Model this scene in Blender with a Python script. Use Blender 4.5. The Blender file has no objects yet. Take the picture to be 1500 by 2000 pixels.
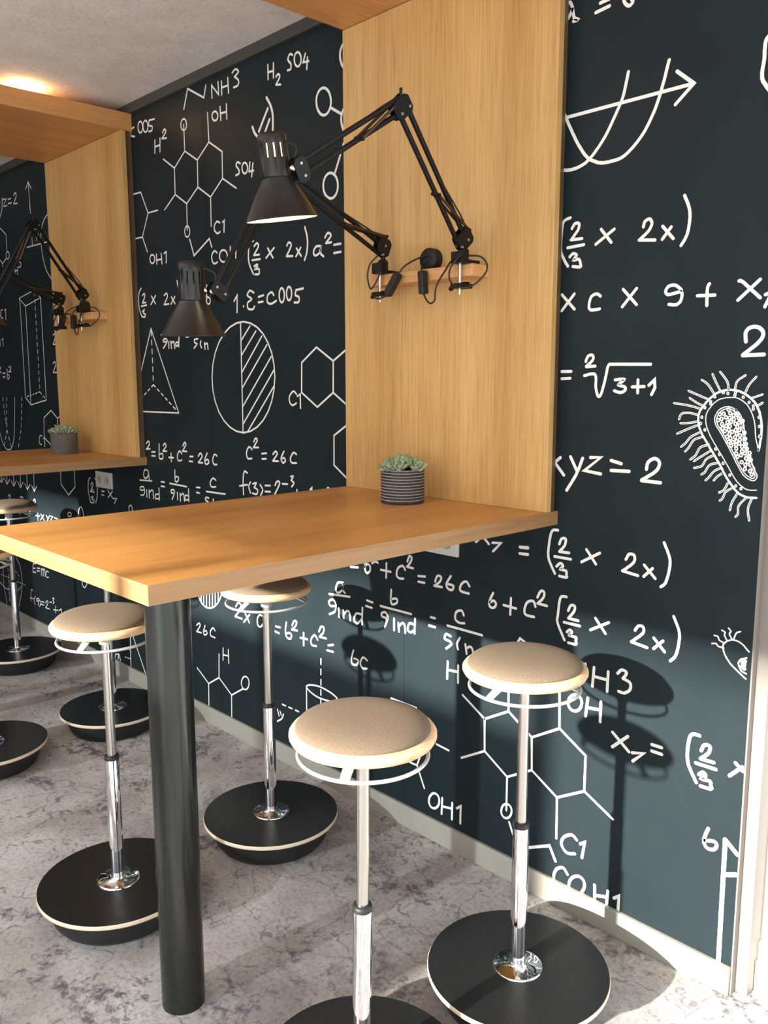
import bpy, bmesh, math, random
from mathutils import Vector, Matrix

# ---------------------------------------------------------------- camera
scene = bpy.context.scene
W_PX, H_PX, F_PX = 1500.0, 2000.0, 1669.79
cam_d = bpy.data.cameras.new('camera'); cam = bpy.data.objects.new('camera', cam_d)
scene.collection.objects.link(cam); scene.camera = cam
cam_d.sensor_fit = 'VERTICAL'; cam_d.sensor_height = 24.0
cam_d.lens = 24.0 * F_PX / H_PX
cam_d.clip_start = .02
yaw, pitch, roll = .8093, .1549, -.0017
cy_, sy_ = math.cos(yaw), math.sin(yaw)
f0 = Vector((-sy_, cy_, 0)); r0 = Vector((cy_, sy_, 0)); u0 = Vector((0, 0, 1))
fw = f0*math.cos(pitch) - u0*math.sin(pitch); up = u0*math.cos(pitch) + f0*math.sin(pitch)
rt = r0*math.cos(roll) + up*math.sin(roll); up = up*math.cos(roll) - r0*math.sin(roll)
M = Matrix((rt, up, -fw)).transposed().to_4x4()
M.translation = Vector((1.2818, -1.8483, 1.4417))
cam.matrix_world = M

# ---------------------------------------------------------------- world, sun, exposure
world = bpy.data.worlds.new('sky'); scene.world = world; world.use_nodes = True
bg = world.node_tree.nodes['Background']
bg.inputs[0].default_value = (.93, .97, 1.0, 1); bg.inputs[1].default_value = 3.4
SUN_DIR = Vector((.058, 1.0, -.312)).normalized()
sun_d = bpy.data.lights.new('sun', 'SUN'); sun = bpy.data.objects.new('sun', sun_d)
sun_d.energy = 17.0; sun_d.angle = math.radians(1.1); sun_d.color = (1, .95, .86)
sun.rotation_euler = SUN_DIR.to_track_quat('-Z', 'Y').to_euler(); sun.location = (0, -8, 4)
scene.collection.objects.link(sun)
def portal(name, loc, rot, sx, sy):
    d = bpy.data.lights.new(name, 'AREA'); d.shape = 'RECTANGLE'; d.size = sx; d.size_y = sy
    d.cycles.is_portal = True; d.energy = 1
    o = bpy.data.objects.new(name, d); o.location = loc; o.rotation_euler = rot
    scene.collection.objects.link(o)
portal('portal_back', (-.45, -4.68, 1.08), (math.radians(90), 0, 0), 6.9, 2.1)
portal('portal_side', (1.28, .2, 1.2), (math.radians(-90), 0, 0), 1.3, 2.2)
portal('portal_right', (3.06, -2.5, 1.2), (0, math.radians(90), 0), 2.2, 2.6)
vs = scene.view_settings
vs.view_transform = 'Standard'; vs.look = 'None'; vs.exposure = 0.0; vs.gamma = 1.0
vs.use_curve_mapping = False
scene.cycles.max_bounces = 10; scene.cycles.diffuse_bounces = 6
scene.cycles.sample_clamp_indirect = 6.0

# ---------------------------------------------------------------- materials
def mat(name, col, rough=.5, metal=0.0, **kw):
    m = bpy.data.materials.new(name); m.use_nodes = True
    b = m.node_tree.nodes['Principled BSDF']
    b.inputs['Base Color'].default_value = (*col, 1); b.inputs['Roughness'].default_value = rough
    b.inputs['Metallic'].default_value = metal
    for k, v in kw.items():
        b.inputs[k.replace('_', ' ')].default_value = v
    return m
def N(m, t, **kw):
    n = m.node_tree.nodes.new(t)
    for k, v in kw.items(): setattr(n, k, v)
    return n
def coords(m, scale, rot=(0, 0, 0)):
    t = N(m, 'ShaderNodeTexCoord'); mp = N(m, 'ShaderNodeMapping')
    mp.inputs['Scale'].default_value = scale; mp.inputs['Rotation'].default_value = rot
    m.node_tree.links.new(t.outputs['Object'], mp.inputs[0]); return mp.outputs[0]
def noise(m, vec, scale, detail=4, rough=.55, dist=0):
    n = N(m, 'ShaderNodeTexNoise'); n.inputs['Scale'].default_value = scale
    n.inputs['Detail'].default_value = detail; n.inputs['Roughness'].default_value = rough
    n.inputs['Distortion'].default_value = dist
    m.node_tree.links.new(vec, n.inputs['Vector']); return n.outputs['Fac']
def ramp(m, fac, stops):
    r = N(m, 'ShaderNodeValToRGB'); e = r.color_ramp.elements
    while len(e) < len(stops): e.new(.5)
    for i, (p, c) in enumerate(stops):
        e[i].position = p; e[i].color = (*c, 1)
    m.node_tree.links.new(fac, r.inputs[0]); return r.outputs[0]
def mix(m, fac, a, b, mode='MIX'):
    n = N(m, 'ShaderNodeMix', data_type='RGBA', blend_type=mode)
    L = m.node_tree.links
    for s, v in ((n.inputs[0], fac), (n.inputs[6], a), (n.inputs[7], b)):
        if isinstance(v, (int, float)): s.default_value = v
        elif isinstance(v, tuple): s.default_value = (*v, 1)
        else: L.new(v, s)
    return n.outputs[2]
def bump(m, h, strength, dist):
    n = N(m, 'ShaderNodeBump'); n.inputs['Strength'].default_value = strength; n.inputs['Distance'].default_value = dist
    m.node_tree.links.new(h, n.inputs['Height'])
    m.node_tree.links.new(n.outputs[0], m.node_tree.nodes['Principled BSDF'].inputs['Normal'])
def setc(m, out, sock='Base Color'):
    m.node_tree.links.new(out, m.node_tree.nodes['Principled BSDF'].inputs[sock])

def wood(name, dark, mid, light, axis, rough=.42, fine=1.0):
    m = mat(name, mid, rough)
    s = [1.0, 1.0, 1.0]; s[axis] = .035
    v = coords(m, tuple(s))
    a = noise(m, v, 9, 3, .5, .3); b = noise(m, v, 150*fine, 6, .7)
    c1 = ramp(m, a, [(.32, dark), (.52, mid), (.72, light)])
    c2 = ramp(m, b, [(.30, (.68, .62, .55)), (.47, (.93, .91, .88)), (.62, (1.06, 1.05, 1.03))])
    setc(m, mix(m, .85, c1, c2, 'MULTIPLY')); bump(m, b, .12, .001)
    return m
M_PANEL = wood('oak_vertical', (.53, .312, .112), (.63, .395, .152), (.71, .46, .185), 2)
M_TOP = wood('oak_table', (.46, .215, .058), (.54, .265, .074), (.60, .31, .098), 1, .38)
M_EDGE = wood('oak_edge', (.38, .22, .09), (.50, .30, .13), (.60, .38, .18), 0, .5, .6)
M_EDGEY = wood('oak_edge_long', (.27, .15, .062), (.36, .205, .09), (.44, .26, .12), 1, .5, .6)
M_CANOPY = wood('oak_canopy', (.55, .26, .09), (.64, .32, .115), (.72, .37, .145), 1, .45)
M_SPACER = wood('dark_oak', (.09, .05, .025), (.13, .08, .04), (.16, .10, .05), 2)
M_RAIL = wood('pine_rail', (.55, .28, .10), (.66, .36, .15), (.74, .44, .21), 0, .5)
M_BIRCH = wood('birch_rim', (.66, .45, .27), (.74, .53, .33), (.80, .60, .40), 0, .45)
M_PLY = mat('light_edge', (.80, .66, .50), .5)

M_CHALK = mat('wallpaper', (.02, .025, .027), .44, Specular_IOR_Level=.16)
v = coords(M_CHALK, (1, 1, 1)); f = noise(M_CHALK, v, 2.2, 4, .6)
setc(M_CHALK, ramp(M_CHALK, f, [(.3, (.0120, .0195, .0235)), (.7, (.0160, .0255, .0300))]))
f2 = noise(M_CHALK, v, 260, 3, .6); bump(M_CHALK, f2, .12, .0006)
M_INK = mat('white_ink', (.90, .89, .85), .5)
M_DARKWALL = mat('wall_core', (.03, .034, .036), .6)
M_COVE = mat('cove_strip', (.055, .055, .05), .6)
M_BASE = mat('baseboard_paint', (.42, .41, .34), .45)
f = noise(M_BASE, coords(M_BASE, (1, 1, 1)), 6, 3); setc(M_BASE, ramp(M_BASE, f, [(.3, (.31, .30, .26)), (.7, (.37, .36, .31))]))
M_POST = mat('window_paint', (.24, .215, .19), .5)
M_FRAME = mat('window_frame_white', (.80, .79, .75), .4)
M_PLASTER = mat('room_plaster', (.66, .63, .58), .8)
M_GLASS = mat('window_glass', (1, 1, 1), .02, Transmission_Weight=1.0, IOR=1.02)

M_CEIL = mat('acoustic_ceiling', (.6, .57, .54), .95)
v = coords(M_CEIL, (1, 1, 1))
a = noise(M_CEIL, v, 95, 8, .75); b = noise(M_CEIL, v, 7, 4, .6); c = noise(M_CEIL, coords(M_CEIL, (1, 2.2, 1)), 240, 4, .8)
col = ramp(M_CEIL, a, [(.28, (.46, .42, .40)), (.42, (.84, .81, .79)), (.60, (.93, .90, .88))])
col = mix(M_CEIL, .8, col, ramp(M_CEIL, b, [(.3, (.84, .83, .82)), (.7, (1.04, 1.03, 1.02))]), 'MULTIPLY')
col = mix(M_CEIL, .9, col, ramp(M_CEIL, c, [(.26, (.45, .42, .40)), (.36, (1, 1, 1)), (.8, (1, 1, 1))]), 'MULTIPLY')
setc(M_CEIL, col); bump(M_CEIL, a, .5, .003)

M_CARPET = mat('carpet', (.4, .4, .4), .97, Specular_IOR_Level=.1)
v = coords(M_CARPET, (1, 1, 1))
n1 = noise(M_CARPET, v, 2.6, 8, .62, .4); n3 = noise(M_CARPET, v, 420, 3, .7)
n4 = noise(M_CARPET, coords(M_CARPET, (1.0, 1.7, 1), (0, 0, .5)), 3.4, 5, .6, .9); n2 = noise(M_CARPET, v, 34, 9, .74, .3); n5 = noise(M_CARPET, v, 75, 6, .7)
c1 = ramp(M_CARPET, n1, [(.34, (.34, .31, .30)), (.50, (.51, .49, .48)), (.66, (.68, .67, .675))])
c1 = mix(M_CARPET, .8, c1, ramp(M_CARPET, n5, [(.34, (.58, .57, .60)), (.50, (1, 1, 1)), (.68, (1.14, 1.14, 1.14))]), 'MULTIPLY')
ad = N(M_CARPET, 'ShaderNodeMath', operation='MULTIPLY_ADD'); M_CARPET.node_tree.links.new(n4, ad.inputs[0]); ad.inputs[1].default_value = 1.15
M_CARPET.node_tree.links.new(n2, ad.inputs[2])
c2 = mix(M_CARPET, ramp(M_CARPET, ad.outputs[0], [(.0, (1, 1, 1)), (.86, (1, 1, 1)), (1.0, (0, 0, 0))]), c1, (.175, .165, .195))
# fine broken vein lines of the worn ornament
vo = N(M_CARPET, 'ShaderNodeTexVoronoi', feature='DISTANCE_TO_EDGE'); vo.inputs['Scale'].default_value = 4.5
dv = N(M_CARPET, 'ShaderNodeTexNoise'); dv.inputs['Scale'].default_value = 5; dv.inputs['Detail'].default_value = 5
M_CARPET.node_tree.links.new(v, dv.inputs['Vector'])
va = N(M_CARPET, 'ShaderNodeVectorMath', operation='MULTIPLY_ADD')
M_CARPET.node_tree.links.new(dv.outputs['Color'], va.inputs[0]); va.inputs[1].default_value = (.35, .35, .35)
M_CARPET.node_tree.links.new(v, va.inputs[2]); M_CARPET.node_tree.links.new(va.outputs[0], vo.inputs['Vector'])
vl = ramp(M_CARPET, vo.outputs['Distance'], [(.0, (1, 1, 1)), (.012, (1, 1, 1)), (.02, (0, 0, 0))])
vm = mix(M_CARPET, 1.0, vl, ramp(M_CARPET, noise(M_CARPET, v, 40, 4), [(.42, (0, 0, 0)), (.55, (1, 1, 1))]), 'MULTIPLY')
bw2 = N(M_CARPET, 'ShaderNodeRGBToBW'); M_CARPET.node_tree.links.new(vm, bw2.inputs[0])
mr = N(M_CARPET, 'ShaderNodeMath', operation='MULTIPLY'); M_CARPET.node_tree.links.new(bw2.outputs[0], mr.inputs[0]); mr.inputs[1].default_value = .6
c3 = mix(M_CARPET, mr.outputs[0], c2, (.16, .14, .17))
c4 = mix(M_CARPET, .7, c3, ramp(M_CARPET, n3, [(.3, (.68, .68, .68)), (.7, (1.16, 1.16, 1.16))]), 'MULTIPLY')
setc(M_CARPET, c4); bump(M_CARPET, n3, .6, .004)

M_STEEL = mat('raw_steel_column', (.05, .055, .055), .30, .85)
v = coords(M_STEEL, (1, 1, .08)); f = noise(M_STEEL, v, 18, 5, .6)
setc(M_STEEL, ramp(M_STEEL, f, [(.3, (.038, .042, .043)), (.7, (.075, .08, .078))]))
f = noise(M_STEEL, v, 30, 4, .6); setc(M_STEEL, ramp(M_STEEL, f, [(.3, (.17, .17, .17)), (.7, (.32, .32, .32))]), 'Roughness')
M_BLACK = mat('black_laminate', (.010, .011, .012), .30)
f = noise(M_BLACK, coords(M_BLACK, (1, 1, 1)), 300, 3); setc(M_BLACK, ramp(M_BLACK, f, [(.3, (.26, .26, .26)), (.7, (.40, .40, .40))]), 'Roughness')
M_RUBBER = mat('black_rubber', (.012, .013, .014), .5)
M_CHROME = mat('chrome', (.88, .88, .90), .05, 1.0)
M_BRUSHED = mat('brushed_steel', (.66, .63, .59), .22, 1.0)
f = noise(M_BRUSHED, coords(M_BRUSHED, (1, 1, .01)), 300, 2); setc(M_BRUSHED, ramp(M_BRUSHED, f, [(.3, (.18, .18, .18)), (.7, (.27, .27, .27))]), 'Roughness')
M_SILVER = mat('silver_paint', (.62, .64, .65), .35, .5)
M_FABRIC = mat('taupe_felt', (.36, .275, .20), .95, Sheen_Weight=.0)
v = coords(M_FABRIC, (1, 1, 1)); f = noise(M_FABRIC, v, 520, 4, .7)
setc(M_FABRIC, ramp(M_FABRIC, f, [(.28, (.10, .071, .046)), (.5, (.145, .105, .070)), (.72, (.20, .15, .103))])); bump(M_FABRIC, f, .25, .001)
M_LAMP = mat('black_lamp_enamel', (.008, .008, .008), .33, Specular_IOR_Level=.45)
M_LAMPIN = mat('white_lamp_inside', (.85, .83, .78), .5)
M_ARM = mat('black_arm', (.006, .0055, .0055), .45, Specular_IOR_Level=.3)
M_BRASS = mat('nickel', (.70, .62, .52), .25, 1.0)
M_RIVET = mat('grey_rivet', (.45, .43, .42), .35, .6)
M_SPRING = mat('dark_spring', (.09, .055, .04), .35, .6)
M_CABLE = mat('black_cable', (.010, .009, .009), .5)
M_BULB = mat('lit_bulb', (1, .9, .7), .4, Emission_Color=(1, .74, .40, 1), Emission_Strength=45.0)
M_BULBOFF = mat('unlit_bulb', (.8, .8, .78), .3)
M_LED = mat('warm_led', (1, .8, .5), .4, Emission_Color=(1, .55, .18, 1), Emission_Strength=10.0)
M_SOCKET = mat('white_socket', (.70, .69, .64), .4)
M_OUTLET = mat('shaded_outlet_face', (.50, .49, .45), .45)  # greyer than the plate: shade of the round recesses put into the colour
M_HOLE = mat('socket_hole', (.02, .02, .02), .6)
M_SOIL = mat('soil', (.03, .022, .016), .95)
M_POT1 = mat('striped_pot', (.08, .08, .09), .7)
v = coords(M_POT1, (1, 1, 2.5)); f = noise(M_POT1, v, 190, 5, .7)
setc(M_POT1, ramp(M_POT1, f, [(.40, (.012, .012, .014)), (.56, (.045, .045, .05)), (.74, (.20, .195, .20))])); bump(M_POT1, f, .3, .001)
M_POTLINE = mat('pale_pot_line', (.55, .53, .52), .6)
M_POT2 = mat('ribbed_pot', (.12, .105, .10), .65)
v = coords(M_POT2, (1, 1, 6)); f = noise(M_POT2, v, 60, 5, .7)
setc(M_POT2, ramp(M_POT2, f, [(.3, (.07, .062, .058)), (.7, (.19, .17, .16))]))
def leafmat(name, a, b):
    m = mat(name, a, .5, Subsurface_Weight=0.0)
    f = noise(m, coords(m, (1, 1, 1)), 30, 3); 
    g = N(m, 'ShaderNodeTexCoord'); s = N(m, 'ShaderNodeSeparateXYZ'); m.node_tree.links.new(g.outputs['Generated'], s.inputs[0])
    base = ramp(m, f, [(.3, a), (.7, b)])
    tip = ramp(m, s.outputs[0], [(.0, (0, 0, 0)), (.88, (0, 0, 0)), (1.0, (1, 1, 1))])
    bwn = N(m, 'ShaderNodeRGBToBW'); m.node_tree.links.new(tip, bwn.inputs[0])
    setc(m, mix(m, bwn.outputs[0], base, (.22, .07, .05))); return m
M_LEAF = [leafmat('leaf_sage', (.26, .36, .23), (.36, .46, .31)), leafmat('leaf_green', (.21, .31, .16), (.30, .40, .22)), leafmat('leaf_grey', (.35, .43, .34), (.43, .50, .39))]

# ---------------------------------------------------------------- mesh helpers
def link(o, parent=None):
    scene.collection.objects.link(o)
    if parent is not None: o.parent = parent
    return o
def tag(o, label=None, cat=None, group=None, kind=None):
    if label: o['label'] = label
    if cat: o['category'] = cat
    if group: o['group'] = group
    if kind: o['kind'] = kind
    return o
def empty(name, loc, label, cat, group=None, rz=0):
    o = bpy.data.objects.new(name, None); o.empty_display_size = .05
    o.location = loc; o.rotation_euler = (0, 0, rz); link(o); return tag(o, label, cat, group)
class MB:
    def __init__(s): s.v = []; s.f = []; s.sm = []
    def add(s, vs, fs, smooth=False):
        b = len(s.v); s.v += [tuple(p) for p in vs]; s.f += [tuple(b+i for i in f) for f in fs]; s.sm += [smooth]*len(fs); return s
    def box(s, x0, x1, y0, y1, z0, z1, M=None):
        vs = [Vector(p) for p in ((x0,y0,z0),(x1,y0,z0),(x1,y1,z0),(x0,y1,z0),(x0,y0,z1),(x1,y0,z1),(x1,y1,z1),(x0,y1,z1))]
        if M is not None: vs = [M @ p for p in vs]
        return s.add(vs, [(0,3,2,1),(4,5,6,7),(0,1,5,4),(1,2,6,5),(2,3,7,6),(3,0,4,7)])
    def lathe(s, prof, seg=48, M=None, smooth=True, caps=True):
        vs = []; fs = []; n = len(prof)
        for r, z in prof:
            for k in range(seg):
                a = 2*math.pi*k/seg; p = Vector((r*math.cos(a), r*math.sin(a), z)); vs.append(M @ p if M is not None else p)
        for i in range(n-1):
            for k in range(seg):
                k2 = (k+1) % seg; fs.append((i*seg+k, i*seg+k2, (i+1)*seg+k2, (i+1)*seg+k))
        s.add(vs, fs, smooth)
        if caps:
            if prof[0][0] > 1e-6: s.add(vs[:seg], [tuple(range(seg-1, -1, -1))])
            if prof[-1][0] > 1e-6: s.add(vs[-seg:], [tuple(range(seg))])
        return s
    def rod(s, a, b, r, seg=12, r2=None):
        a = Vector(a); b = Vector(b); d = b-a; q = d.to_track_quat('Z', 'Y').to_matrix().to_4x4(); q.translation = a
        return s.lathe([(r, 0), (r if r2 is None else r2, d.length)], seg, q)
    def tube(s, pts, r, seg=8):
        P = [Vector(p) for p in pts]; vs = []; fs = []; n = len(P); prev = None
        for i, p in enumerate(P):
            t = (P[min(i+1, n-1)] - P[max(i-1, 0)]).normalized()
            if prev is None: nn = t.orthogonal().normalized()
            else: nn = (prev - t*prev.dot(t)).normalized()
            prev = nn; bb = t.cross(nn)
            for k in range(seg):
                a = 2*math.pi*k/seg; vs.append(p + nn*math.cos(a)*r + bb*math.sin(a)*r)
        for i in range(n-1):
            for k in range(seg):
                k2 = (k+1) % seg; fs.append((i*seg+k, i*seg+k2, (i+1)*seg+k2, (i+1)*seg+k))
        s.add(vs, fs, True); s.add(vs[:seg], [tuple(range(seg-1, -1, -1))]); s.add(vs[-seg:], [tuple(range(seg))]); return s
    def torus(s, R, r, z, seg=64, ts=10):
        vs = []; fs = []
        for i in range(seg):
            a = 2*math.pi*i/seg
            for k in range(ts):
                b = 2*math.pi*k/ts; rr = R + r*math.cos(b); vs.append((rr*math.cos(a), rr*math.sin(a), z + r*math.sin(b)))
        for i in range(seg):
            for k in range(ts):
                i2 = (i+1) % seg; k2 = (k+1) % ts; fs.append((i*ts+k, i2*ts+k, i2*ts+k2, i*ts+k2))
        return s.add(vs, fs, True)
    def build(s, name, m, parent=None, bevel=0, loc=None):
        me = bpy.data.meshes.new(name); me.from_pydata(s.v, [], s.f); me.polygons.foreach_set('use_smooth', s.sm)
        me.materials.append(m); me.update()
        o = bpy.data.objects.new(name, me); link(o, parent)
        if loc: o.location = loc
        if bevel:
            b = o.modifiers.new('bevel', 'BEVEL'); b.width = bevel; b.segments = 2; b.limit_method = 'ANGLE'
        return o
def smooth_path(p, n=5):
    P = [Vector(a) for a in p]; Q = [P[0]] + P + [P[-1]]; o = []
    for i in range(1, len(Q)-2):
        a, b, c, d = Q[i-1:i+3]
        for k in range(n):
            t = k/n; o.append(.5*((2*b)+(c-a)*t+(2*a-5*b+4*c-d)*t*t+(-a+3*b-3*c+d)*t**3))
    return o + [P[-1]]
def box(name, m, x0, x1, y0, y1, z0, z1, parent=None, bevel=0):
    return MB().box(x0, x1, y0, y1, z0, z1).build(name, m, parent, bevel)
def copy_tree(o, parent=None):
    c = o.copy(); scene.collection.objects.link(c)
    if parent is not None: c.parent = parent
    for ch in list(o.children): copy_tree(ch, c)
    return c

# ---------------------------------------------------------------- the setting
TOPZ, CEILZ, XR = 1.10, 2.572, .525
tag(box('floor', M_CARPET, -6.5, 3.1, -4.8, .5, -.1, 0), kind='structure')
tag(box('ceiling', M_CEIL, -6.5, 3.1, -4.8, .5, CEILZ, CEILZ+.1), kind='structure')
wall = tag(box('wall_back', M_DARKWALL, -6.5, XR, .003, .15, 0, CEILZ), kind='structure')
tag(box('trim_4', M_POST, XR, XR+.0035, -.001, .02, 0, CEILZ), kind='structure')
edges = [-6.5, -5.907, -4.839, -3.771, -2.703, -1.635, -.567, XR]
for a, b in zip(edges, edges[1:]):
    box('wallpaper_panel', M_CHALK, a+.0006, b-.0006 if b < XR else b, 0, .003, 0, CEILZ, wall)
tag(box('baseboard_back', M_BASE, -6.5, XR, -.012, 0, 0, .072, bevel=.002), kind='structure')
tag(box('trim_1', M_COVE, -6.5, XR+.03, -.014, 0, 2.534, CEILZ), kind='structure')
tag(box('trim_2', M_POST, XR, .557, .02, .15, 0, CEILZ, bevel=.002), kind='structure')
# window beside the mural, recessed behind its post
tag(box('wall_right', M_PLASTER, 3.0, 3.1, -1.2, .5, 0, CEILZ), kind='structure')
tag(box('wall_right_rear', M_PLASTER, 3.0, 3.1, -4.8, -3.8, 0, CEILZ), kind='structure')
tag(box('wall_right_sill', M_PLASTER, 3.0, 3.1, -3.8, -1.2, 0, .15), kind='structure')
tag(box('wall_right_head', M_PLASTER, 3.0, 3.1, -3.8, -1.2, 2.25, CEILZ), kind='structure')
M_DIM = mat('brown_plaster', (.055, .045, .04), .8)
tag(box('wall_left', M_DIM, -6.6, -6.5, -4.8, .5, 0, CEILZ), kind='structure')
tag(box('baseboard_window', M_FRAME, .557, 3.0, .055, .067, 0, .077, bevel=.002), kind='structure')
w1 = tag(box('window_1', M_FRAME, .557, 3.0, .067, .15, 0, .12), kind='structure')
box('stile', M_FRAME, .557, .60, .08, .15, .12, 2.30, w1)
box('stile', M_FRAME, 1.90, 1.96, .08, .15, .12, 2.30, w1)
box('head_rail', M_FRAME, .557, 1.96, .08, .15, 2.30, CEILZ, w1)
box('window_pane', M_GLASS, .60, 1.90, .11, .116, .12, 2.30, w1)
tag(box('wall_back_end', M_PLASTER, 1.96, 3.0, .08, .15, .12, CEILZ), kind='structure')
# glazed wall on the sunny side of the room (behind the photographer)
YB, HEAD = -4.6, 2.26
w2 = tag(box('window_2', M_FRAME, -6.5, 3.0, YB-.06, YB, HEAD, CEILZ), kind='structure')
box('sill', M_FRAME, -6.5, 3.0, YB-.06, YB, 0, .05, w2)
tag(box('wall_rear', M_DIM, -6.5, -3.9, YB-.06, YB, 0, HEAD), kind='structure')
for x in (-3.87, -2.9, -1.6, -.30, 2.0, 2.95):
    box('mullion', M_FRAME, x-.03, x+.03, YB-.06, YB, .05, HEAD, w2)
M_TINT = bpy.data.materials.new('sun_dimming_filter'); M_TINT.use_nodes = True
nt = M_TINT.node_tree; nt.nodes.clear()
tb = nt.nodes.new('ShaderNodeBsdfTransparent'); tb.inputs[0].default_value = (.32, .34, .36, 1)
mo = nt.nodes.new('ShaderNodeOutputMaterial'); nt.links.new(tb.outputs[0], mo.inputs[0])
for a, b, c, d in ((-3.84, -2.93, .05, 1.90), (-2.87, -1.63, .05, 1.90), (-1.57, -1.32, .05, 1.90), (-1.32, -.80, .05, .90), (-1.32, -.80, 1.03, 1.90), (-.80, -.33, .05, 1.90)):  # added filter panes dim the sun; their gap leaves a bright floor patch
    box('sun_filter_pane', M_TINT, a, b, YB-.034, YB-.03, c, d, w2)

# unseen bar added to cut the top off the low sun softly
tag(box('sun_blocker', M_PLASTER, -9, 7, -9.4, -9, 3.72, 4.2), kind='structure')

# ---------------------------------------------------------------- printed mural (flat print lying on the wallpaper)
def ribbon(rows, name, label, w):
    m = MB(); h = w*.0005
    for si, st in enumerate(rows.split(';')):
        if not st: continue
        Y = -.0006 - .00004*(si % 9)
        P = []
        for p in st.split(' '):
            q = tuple(int(c)*.0005 for c in p.split(','))
            if not P or (q[0]-P[-1][0])**2 + (q[1]-P[-1][1])**2 > 1e-6: P.append(q)
        if len(P) < 2: continue
        loop = len(P) > 3 and (P[0][0]-P[-1][0])**2 + (P[0][1]-P[-1][1])**2 < 4e-6
        if loop: P = P[:-1]
        n = len(P); L = []; Rr = []
        for i in range(n):
            a = P[i-1] if (i or loop) else None; b = P[(i+1) % n] if (i < n-1 or loop) else None; c = P[i]
            def nd(u, v): l = math.hypot(v[0]-u[0], v[1]-u[1]); return ((v[0]-u[0])/l, (v[1]-u[1])/l)
            d1 = nd(a, c) if a else None; d2 = nd(c, b) if b else None
            if d1 is None: d1 = d2
            if d2 is None: d2 = d1
            nx, nz = -(d1[1]+d2[1]), d1[0]+d2[0]; l = math.hypot(nx, nz)
            if l < .5: nx, nz, l, k = -d1[1], d1[0], 1, 1
            else: k = min(2.2, 2/l)
            nx, nz = nx/l*h*k, nz/l*h*k
            L.append((min(c[0]+nx, XR), c[1]+nz)); Rr.append((min(c[0]-nx, XR), c[1]-nz))
        V = [(x, Y, z) for x, z in L] + [(x, Y, z) for x, z in Rr]
        m.add(V, [(i, n+i, n+(i+1) % n, (i+1) % n) for i in range(n if loop else n-1)])
        if not loop:
            for e, o in ((0, 1), (n-1, n-2)):
                c = P[e]; a0 = math.atan2(c[1]-P[o][1], c[0]-P[o][0])
                m.add([(min(c[0]+h*math.cos(a0+t*math.pi/5-math.pi/2), XR), Y, c[1]+h*math.sin(a0+t*math.pi/5-math.pi/2)) for t in range(6)], [tuple(range(6))])
    o = m.build(name, M_INK, wall)
    if label: o['label'] = label
    return o
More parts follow.
